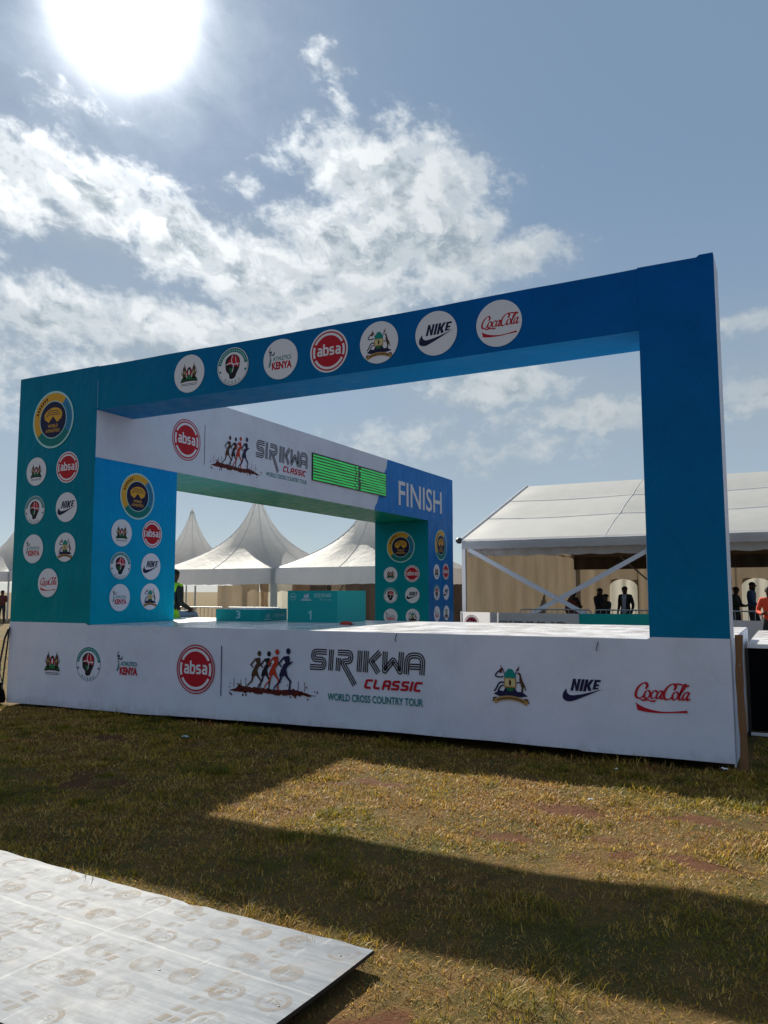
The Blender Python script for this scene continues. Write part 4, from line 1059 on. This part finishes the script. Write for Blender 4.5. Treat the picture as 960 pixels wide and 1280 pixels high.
for a, b in (((1.5, 2.95), (5.25, .90)), ((6.92, 2.78), (3.45, .93))):
    mb = MB(); A = Vector((a[0], MY0 - .02, a[1])); B = Vector((b[0], MY0 - .02, b[1])); d = (B - A).normalized(); n_ = Vector((-d.z, 0, d.x)) * .062
    yo = Vector((0, .02 if a[0] > 3 else 0, 0))
    mb.grid([[A + n_ + yo, A - n_ + yo], [A.lerp(B, .5) + n_ + yo + Vector((0, 0, -.03)), A.lerp(B, .5) - n_ + yo + Vector((0, 0, -.03))], [B + n_ + yo, B - n_ + yo]], 'strap_white')
    mb.grid([[A + n_ + yo + Vector((0, .012, 0)), A - n_ + yo + Vector((0, .012, 0))], [B + n_ + yo + Vector((0, .012, 0)), B - n_ + yo + Vector((0, .012, 0))]], 'strap_white')
    mb.build('brace_strap', mq, mo)
mb = MB(); mb.tube([(4.9, 22, 2.9), (7.4, 22, .6)], .03, 'pole_metal', 6); mb.build('brace_pole', mq, mo)

# reed fence between the tents
rf_o = (-1.5, 24.6, 0); rf = empty('reed_fence', rf_o, 'dark brown paling fence with pointed tops beside the marquee', 'fence')
mat('paling', (.05, .036, .024), .9)
for i in range(21):
    x = -3.2 + i * .2; mb = MB(); h_ = 2.28 + .06 * random.random()
    for y in (24.58, 24.62): mb.face([(x - .09, y, 0), (x + .09, y, 0), (x + .09, y, h_ - .16), (x, y, h_), (x - .09, y, h_ - .16)][::(1 if y < 24.6 else -1)], 'paling')
    q = [(x - .09, 0), (x + .09, 0), (x + .09, h_ - .16), (x, h_), (x - .09, h_ - .16)]
    mb.grid([[(a, 24.58, b), (a, 24.62, b)] for a, b in q + [q[0]]], 'paling'); mb.build('paling', rf, rf_o)
mb = MB(); mb.box(-3.3, 1.0, 24.625, 24.68, .5, .62, 'paling'); mb.box(-3.3, 1.0, 24.625, 24.68, 1.6, 1.72, 'paling'); mb.build('fence_rail', rf, rf_o)

# ------------------------------------------------------------------ crowd barriers and banners
def make_barrier():
    e = empty('crowd_barrier', (0, 0, 0), 'x', 'barrier', 'steel crowd barriers')
    w, h = 2.1, 1.10; mb = MB(); r = .12
    path = roundpoly([(-w / 2, .12), (-w / 2, h), (w / 2, h), (w / 2, .12)], r, 5)
    mb.tube([(x, 0, z) for x, z in path], .02, 'barrier_metal', 7); mb.tube([(-w / 2, 0, .2), (w / 2, 0, .2)], .016, 'barrier_metal', 6); mb.build('frame', e, smooth=True)
    b0 = None
    for i in range(12):
        x = -w / 2 + w * (i + 1) / 13
        if b0 is None: mb = MB(); mb.tube([(0, 0, .2), (0, 0, h - .01)], .009, 'barrier_metal', 5); b0 = mb.build('bar', e, smooth=True); b0.location.x = x
        else: c = b0.copy(); COL.objects.link(c); c.parent = e; c.location.x = x
    for s in (-1, 1):
        mb = MB(); mb.tube([(s * w * .4, -.28, .01), (s * w * .4, -.2, .05), (s * w * .4, 0, .16), (s * w * .4, .2, .05), (s * w * .4, .28, .01)], .018, 'barrier_metal', 6); mb.build('foot', e, smooth=True)
    return e
b0 = make_barrier(); first = True
for x, y, rz, lb in ((4.35, 14.75, 0, 'steel crowd barrier in front of the marquee between the crossed straps'), (6.55, 14.75, 0, 'steel crowd barrier in front of the marquee just left of the end pillar'),
                     (8.75, 14.75, 0, 'steel crowd barrier right of the end pillar below the figure in black'), (10.95, 14.75, 0, 'steel crowd barrier at the right edge before the figure in orange'),
                     (-7.6, 13.2, R(4), 'steel crowd barrier between the vested worker and podium block 3'), (-5.4, 13.35, R(4), 'steel crowd barrier hidden mostly behind podium block 3'),
                     (-25.3, 17.6, R(20), 'steel crowd barrier at the far left edge beside the corner pillar')):
    if first: b0.location = (x, y, 0); b0.rotation_euler.z = rz; b0['label'] = lb; first = False
    else: dup(b0, (x, y, 0), rz, lb)
def banner(x0, x1, y, z0, z1, parts, label):
    o = ((x0 + x1) / 2, y, 0); e = empty('banner_board', o, label, 'banner', 'advertising banners along the track')
    for a, b, m_ in parts:
        mb = MB(); rows = []
        N = max(4, int((b - a) / .15))
        for i in range(N + 1):
            x = a + (b - a) * i / N; rows.append([(x, y + .012 * math.sin(x * 5), z0), (x, y + .012 * math.sin(x * 5 + 1), (z0 + z1) / 2), (x, y, z1 - .02 * math.sin((x - x0) / (x1 - x0) * math.pi))])
        mb.grid(rows, m_); mb.build('printed_sheet', e, o, smooth=True)
    for xx in (x0, x1): mb = MB(); mb.tube([(xx, y + .04, 0), (xx, y + .04, z1 + .02)], .018, 'barrier_metal', 6); mb.build('stake', e, o)
    return e, o
e, o = banner(1.75, 7.35, 13.9, .12, 1.03, ((1.75, 5.25, 'valance_white'), (5.255, 7.35, 'podium_teal')), 'long white and teal banner fence seen over the stage deck')
k = Ink(); k.arc(2.10, .72, .20, .22, 0, 360, 'red', 1); k.merge(LOGO['absa'], 2.10, .72, .2); k.build('roundel_print', e, 'Y', 13.885, o)
s, wd = ink_sirikwa(); k = Ink(); k.merge(s, 2.9, .52, 2.0 / wd, .26); k.build('title_lettering', e, 'Y', 13.88, o)
banner(8.3, 12.6, 13.2, .2, .93, ((8.3, 12.6, 'valance_white'),), 'white banner fence right of the end pillar')

# ------------------------------------------------------------------ people
for k_, v in dict(skin=(.07, .035, .02), hair=(.008, .007, .006), jacket=(.012, .012, .016), shirt=(.40, .45, .58), navyshirt=(.02, .05, .13), red=(.10, .02, .015), orange=(.62, .05, .012), hivis=(.35, .62, .02), denim=(.20, .26, .36), trousers=(.02, .02, .025), shoe=(.015, .013, .012), darkgreen=(.02, .03, .02), eye=(.5, .5, .48)).items():
    mat('cloth_' + k_, v, .8)


def person(label, loc, rz, top, bottom, pose='stand', shirt=None, h=1.74, vest=None, group=None):
    e = empty('person', loc, label, 'person', group, rz); s = h / 1.74
    # joints: facing -Y, x = the person's left/right
    J = dict(pel=(0, 0, .95), spi=(0, .01, 1.13), che=(0, .02, 1.32), nec=(0, .01, 1.49), hd0=(0, -.01, 1.56), hd1=(0, -.02, 1.64), hd2=(0, -.01, 1.70))
    for sd, sg in (('l', 1), ('r', -1)):
        J['sh' + sd] = (sg * .19, .02, 1.42); J['el' + sd] = (sg * .25, .06, 1.13); J['wr' + sd] = (sg * .24, -.05, .90); J['ha' + sd] = (sg * .235, -.09, .82)
        J['hi' + sd] = (sg * .10, 0, .90); J['kn' + sd] = (sg * .115, -.03, .50); J['an' + sd] = (sg * .12, .02, .09); J['to' + sd] = (sg * .14, -.16, .04)
    if pose == 'walk': J['elr'] = (-.26, -.08, 1.15); J['wrr'] = (-.20, -.26, 1.05); J['har'] = (-.18, -.33, 1.03); J['knl'] = (.11, -.14, .52); J['anl'] = (.12, -.10, .10); J['tol'] = (.13, -.28, .04)
    if pose == 'hold':
        for sd, sg in (('l', 1), ('r', -1)): J['el' + sd] = (sg * .25, -.06, 1.16); J['wr' + sd] = (sg * .12, -.26, 1.12); J['ha' + sd] = (sg * .06, -.32, 1.14)
    def setbend(a, z0):
        ca, sa = math.cos(a), math.sin(a)
        for q in J:
            if q[:2] in ('sp', 'ch', 'ne', 'hd', 'sh', 'el', 'wr', 'ha'):
                x, y, z = J[q]; dz = z - z0; J[q] = (x, y * ca - dz * sa, z0 + dz * ca + y * sa)
    if pose == 'bend': setbend(R(62), .95); [J.__setitem__('wr' + sd, (J['wr' + sd][0] * .7, J['sh' + sd][1] - .18, J['sh' + sd][2] - .46)) or J.__setitem__('el' + sd, (J['el' + sd][0], J['sh' + sd][1] - .05, J['sh' + sd][2] - .27)) or J.__setitem__('ha' + sd, (J['ha' + sd][0] * .6, J['sh' + sd][1] - .24, J['sh' + sd][2] - .52)) for sd in 'lr']
    if pose == 'squat':
        for q in list(J):
            x, y, z = J[q]
            if q[:2] in ('pe', 'sp', 'ch', 'ne', 'hd', 'sh', 'el', 'wr', 'ha', 'hi'): J[q] = (x, y + .22, z - .70)
        setbend(R(48), .28)
        for sd, sg in (('l', 1), ('r', -1)):
            J['kn' + sd] = (sg * .20, -.16, .47); J['an' + sd] = (sg * .14, .06, .09); J['to' + sd] = (sg * .17, -.12, .04)
            J['el' + sd] = (sg * .28, -.04, .50); J['wr' + sd] = (sg * .22, -.22, .34); J['ha' + sd] = (sg * .18, -.27, .28)
    if pose == 'sit':
        for q in list(J):
            x, y, z = J[q]
            if q[:2] in ('pe', 'sp', 'ch', 'ne', 'hd', 'sh', 'el', 'wr', 'ha', 'hi'): J[q] = (x, y, z - .42)
        for sd, sg in (('l', 1), ('r', -1)): J['kn' + sd] = (sg * .14, -.42, .52); J['an' + sd] = (sg * .14, -.40, .09); J['to' + sd] = (sg * .15, -.56, .04); J['wr' + sd] = (sg * .16, -.26, .60); J['ha' + sd] = (sg * .14, -.34, .58)
    Rr = dict(pel=(.155, .115), spi=(.145, .105), che=(.17, .115), nec=(.058, .058), hd0=(.075, .085), hd1=(.088, .105), hd2=(.075, .09))
    for sd in 'lr': Rr.update({'sh' + sd: (.075, .075), 'el' + sd: (.052, .052), 'wr' + sd: (.036, .036), 'ha' + sd: (.042, .022), 'hi' + sd: (.10, .10), 'kn' + sd: (.072, .072), 'an' + sd: (.048, .048), 'to' + sd: (.045, .035)})
    E_ = [('pel', 'spi', 'top'), ('spi', 'che', 'top'), ('che', 'nec', 'top'), ('nec', 'hd0', 'skin'), ('hd0', 'hd1', 'skin'), ('hd1', 'hd2', 'skin')]
    for sd in 'lr': E_ += [('che', 'sh' + sd, 'top'), ('sh' + sd, 'el' + sd, 'top'), ('el' + sd, 'wr' + sd, 'top'), ('wr' + sd, 'ha' + sd, 'skin'), ('pel', 'hi' + sd, 'bot'), ('hi' + sd, 'kn' + sd, 'bot'), ('kn' + sd, 'an' + sd, 'bot'), ('an' + sd, 'to' + sd, 'shoe')]
    names = list(J); me = bpy.data.meshes.new('body'); me.from_pydata([J[q] for q in names], [(names.index(a), names.index(b)) for a, b, _ in E_], [])
    ob = bpy.data.objects.new('body', me); COL.objects.link(ob)
    sk = ob.modifiers.new('skin', 'SKIN'); sub = ob.modifiers.new('sub', 'SUBSURF'); sub.levels = 2; sub.render_levels = 2
    for i, q in enumerate(names):
        me.skin_vertices[0].data[i].radius = Rr[q]; me.skin_vertices[0].data[i].use_root = (q == 'pel')
    dg = bpy.context.evaluated_depsgraph_get(); m2 = bpy.data.meshes.new_from_object(ob.evaluated_get(dg)); bpy.data.objects.remove(ob)
    bm = bmesh.new(); bm.from_mesh(m2)
    keys = ['skin', 'top', 'bot', 'shoe', 'shirt', 'eye']
    cols = [MATS['cloth_skin'], MATS['cloth_' + top], MATS['cloth_' + bottom], MATS['cloth_shoe'], MATS['cloth_' + (shirt or vest or top)], MATS['cloth_eye']]
    segs = [(Vector(J[a]), Vector(J[b]), c, a) for a, b, c in E_]
    ch = Vector(J['che']); fwd = Vector((0, -1, 0))
    for f in bm.faces:
        p = f.calc_center_median(); best = None
        for a, b, c, an in segs:
            d = b - a; t = max(0, min(1, (p - a).dot(d) / d.length_squared)); q = (p - a - d * t).length
            if best is None or q < best[0]: best = (q, c, an)
        mi = keys.index(best[1])
        if shirt and best[2] in ('pel', 'spi', 'che') and abs(p.x) < .085 and f.normal.y < -.2: mi = 4
        if vest and best[2] in ('pel', 'spi', 'che'): mi = 4
        f.material_index = mi; f.smooth = True
    def add_ball(c, r, mi, n=8):
        g = bmesh.ops.create_uvsphere(bm, u_segments=n, v_segments=6, radius=1); vs_ = g['verts']
        for v in vs_: v.co = Vector((v.co.x * r[0], v.co.y * r[1], v.co.z * r[2])) + Vector(c)
        for f in {f for v in vs_ for f in v.link_faces}: f.material_index = mi; f.smooth = True
    h1 = Vector(J['hd1']); up = (Vector(J['hd2']) - Vector(J['hd0'])).normalized(); side = Vector((1, 0, 0)); fr = up.cross(side).normalized(); fr = fr if fr.y < 0 or pose in ('bend',) else -fr
    add_ball(h1 + fr * .098 - up * .02, (.014, .016, .02), 0)
    for sg in (-1, 1):
        add_ball(h1 + side * sg * .032 + fr * .085 + up * .01, (.011, .008, .007), 5); add_ball(h1 + side * sg * .088 - up * .01, (.012, .02, .03), 0)
        sd = 'l' if sg > 0 else 'r'; ha = Vector(J['ha' + sd]); wr = Vector(J['wr' + sd]); d = (ha - wr).normalized(); ac = d.cross(Vector((0, 1, .2))).normalized()
        for q, ln in enumerate((.062, .075, .08, .07)):
            b_ = ha + ac * (q - 1.5) * .019 + d * .02
            for w_ in range(3): add_ball(b_ + d * ln * (w_ + .5) / 3 + Vector((0, -.006 * w_, 0)), (.0095 - w_ * .001,) * 3, 0, 6)
        for w_ in range(3): add_ball(ha - ac * .045 + d * (.0 + .018 * w_) - ac * .006 * w_, (.011 - w_ * .001,) * 3, 0, 6)
    m2.materials.clear()
    for c in cols: m2.materials.append(c)
    bm.transform(Matrix.Scale(s, 4)); bm.to_mesh(m2); bm.free()
    link('body', m2, e)
    mb = MB(); mb.ball((0, 0, 0), .098, .112, .098, 'cloth_hair', 12, 6, .05); o = mb.build('hair', e, smooth=True)
    o.location = (h1 + up * .012 - fr * .012) * s
    o.rotation_euler = (Matrix((side, -fr, up)).transposed()).to_euler()
    return e
G_ = 'people under the marquee'
person('person in dark red top seen from behind at the strap crossing', (4.0, 18.2, 0), R(150), 'red', 'trousers', 'stand', h=1.56, group=G_)
person('person in black at the crossed straps, leftmost of the marquee group', (3.72, 19.6, 0), R(60), 'jacket', 'trousers', 'hold', h=1.66, group=G_)
person('person in black with head turned, between the dark red top and the pale shirt', (4.85, 18.5, 0), R(60), 'jacket', 'trousers', 'walk', h=1.72, group=G_)
person('shorter person in dark jacket beside the pale shirted figure', (5.15, 18.0, 0), R(-40), 'jacket', 'trousers', 'hold', h=1.52, group=G_)
person('person in open dark jacket over pale shirt standing under the marquee', (5.62, 18.75, 0), R(-20), 'jacket', 'trousers', 'stand', 'shirt', h=1.78, group=G_)
person('person in black standing just right of the end pillar', (8.86, 20.4, 0), R(70), 'darkgreen', 'trousers', 'hold', h=1.76, group=G_)
person('person in dark blue shirt standing between the black and orange figures', (9.36, 20.2, 0), R(75), 'navyshirt', 'trousers', 'walk', h=1.92, group=G_)
person('person in bright orange jacket cut off by the right edge', (10.06, 11.92, .0), R(-10), 'orange', 'trousers', 'hold', h=1.74)
person('worker in lime safety vest sitting at the rear of the stage by the corner pillar', (.55, 2.93, H - .45), R(176), 'jacket', 'denim', 'sit', h=1.74, vest='hivis')
person('person in red at the far left edge behind a barrier', (-25.2, 18.9, 0), R(30), 'red', 'trousers', 'hold', h=1.7)

# ------------------------------------------------------------------ grass
def make_grass():
    cam2 = np.array([CAM.x, CAM.y])
    def patch(n, x0, x1, y0, y1):
        return np.stack([rng.uniform(x0, x1, n), rng.uniform(y0, y1, n)], 1)
    P = np.concatenate([patch(520000, -.6, 11.6, -7.2, .0), patch(60000, -14, 0, .3, 13), patch(25000, 10.1, 12.5, -.5, 2.0)])
    d = P - cam2; dist = np.hypot(d[:, 0], d[:, 1])
    fx = d @ np.array([FW.x, FW.y]) / math.hypot(FW.x, FW.y); sx = d @ np.array([RT.x, RT.y])
    keep = (fx > 1.6) & (np.abs(sx) < fx * .56 + .4)
    # under the plywood sheet and the stage nothing grows
    c, s = math.cos(R(3.4)), math.sin(R(3.4)); q = P - np.array(BO[:2]); u = q[:, 0] * c - q[:, 1] * s; v = q[:, 0] * s + q[:, 1] * c
    keep &= ~((u < .0) & (u > -3.05) & (v < -.0) & (v > -1.22)); keep &= ~((P[:, 0] > .0) & (P[:, 0] < 10) & (P[:, 1] > -.015))
    sm = soil_mask(P[:, 0], P[:, 1]); clump = fbm(P[:, 0] * 6, P[:, 1] * 6, 3)
    keep &= rng.random(len(P)) < np.clip(.98 - 1.55 * np.clip(sm - .22, 0, 1) - 1.3 * np.clip(.5 - clump, 0, 1), .05, 1)
    P = P[keep]; dist = dist[keep]; sm = sm[keep]; clump = clump[keep]; n = len(P)
    z = ground_h(P[:, 0], P[:, 1])
    tall = fbm(P[:, 0] * 2.3 + 5, P[:, 1] * 2.3, 3)
    edge = np.exp(-((P[:, 1] + .05) / .10) ** 2) * .5 + np.exp(-((P[:, 1] + 4.72) / .12) ** 2) * (P[:, 0] < 9) * .35
    tuftm = np.clip((fbm(P[:, 0] * 3.7 + 50, P[:, 1] * 3.7, 3) - .60) * 7, 0, 1)
    ln = (1 + .9 * tuftm) * (.013 + .046 * rng.random(n) ** 2.0) * (.35 + 1.1 * tall) * (1 + edge * 1.2) * (1 - .4 * sm)
    wd = (.0016 + .0016 * rng.random(n)) * np.clip(dist / 4.5, .8, 2.6)
    a = rng.uniform(0, 2 * np.pi, n); lean = np.radians(rng.uniform(38, 90, n)); b = a + rng.normal(0, .5, n)
    ca, sa = np.cos(a), np.sin(a)
    base = np.stack([P[:, 0], P[:, 1], z - .004], 1)
    m1 = base + np.stack([ca * np.sin(lean * .6), sa * np.sin(lean * .6), np.cos(lean * .6)], 1) * (ln * .55)[:, None]
    tip = m1 + np.stack([np.cos(b) * np.sin(lean), np.sin(b) * np.sin(lean), np.cos(lean)], 1) * (ln * .55)[:, None]
    wv = np.stack([-sa, ca, np.zeros(n)], 1) * wd[:, None]
    V = np.stack([base - wv, base + wv, m1 - wv * .8, m1 + wv * .8, tip], 1).reshape(-1, 3)
    i0 = np.arange(n) * 5
    F = np.concatenate([np.stack([i0, i0 + 1, i0 + 3], 1), np.stack([i0, i0 + 3, i0 + 2], 1), np.stack([i0 + 2, i0 + 3, i0 + 4], 1)])
    me = mesh_np('grass', V, F)
    pal = np.array([(.09, .105, .008), (.17, .155, .014), (.27, .195, .024), (.37, .245, .055), (.46, .335, .14), (.22, .085, .028)])
    tuft = fbm(P[:, 0] * 7 + 31, P[:, 1] * 7, 3)
    dry = np.clip(-.12 - .30 * tuftm + 1.05 * (fbm(P[:, 0] * 1.3, P[:, 1] * 1.3 + 4, 3) - .5) + .25 + .75 * (tuft - .5) + .50 * rng.random(n) + .40 * sm + .17 + .10 * (P[:, 1] > -2.6), 0, .999)
    idx = np.clip((dry * 1.15 + rng.normal(0, .13, n)) * 5.2 - 1.1, 0, 5)
    lo = np.floor(idx).astype(int); hi = np.minimum(lo + 1, 5); t = (idx - lo)[:, None]
    col = (pal[lo] * (1 - t) + pal[hi] * t) * np.array([1.24, 1.12, .92]) * rng.uniform(.5, 1.35, (n, 1)) * (.55 + .9 * np.clip(fbm(P[:, 0] * 11, P[:, 1] * 11 + 40, 2), 0, 1))[:, None]
    col4 = np.concatenate([np.repeat(col, 5, 0), np.ones((n * 5, 1))], 1)
    ca_ = me.color_attributes.new('tint', 'FLOAT_COLOR', 'POINT'); ca_.data.foreach_set('color', col4.astype(np.float32).ravel())
    me.materials.append(MATS['grass_blades'])
    tag(link('grass', me), 'short dry yellow green grass growing in front of the stage', 'grass', kind='stuff')
make_grass()
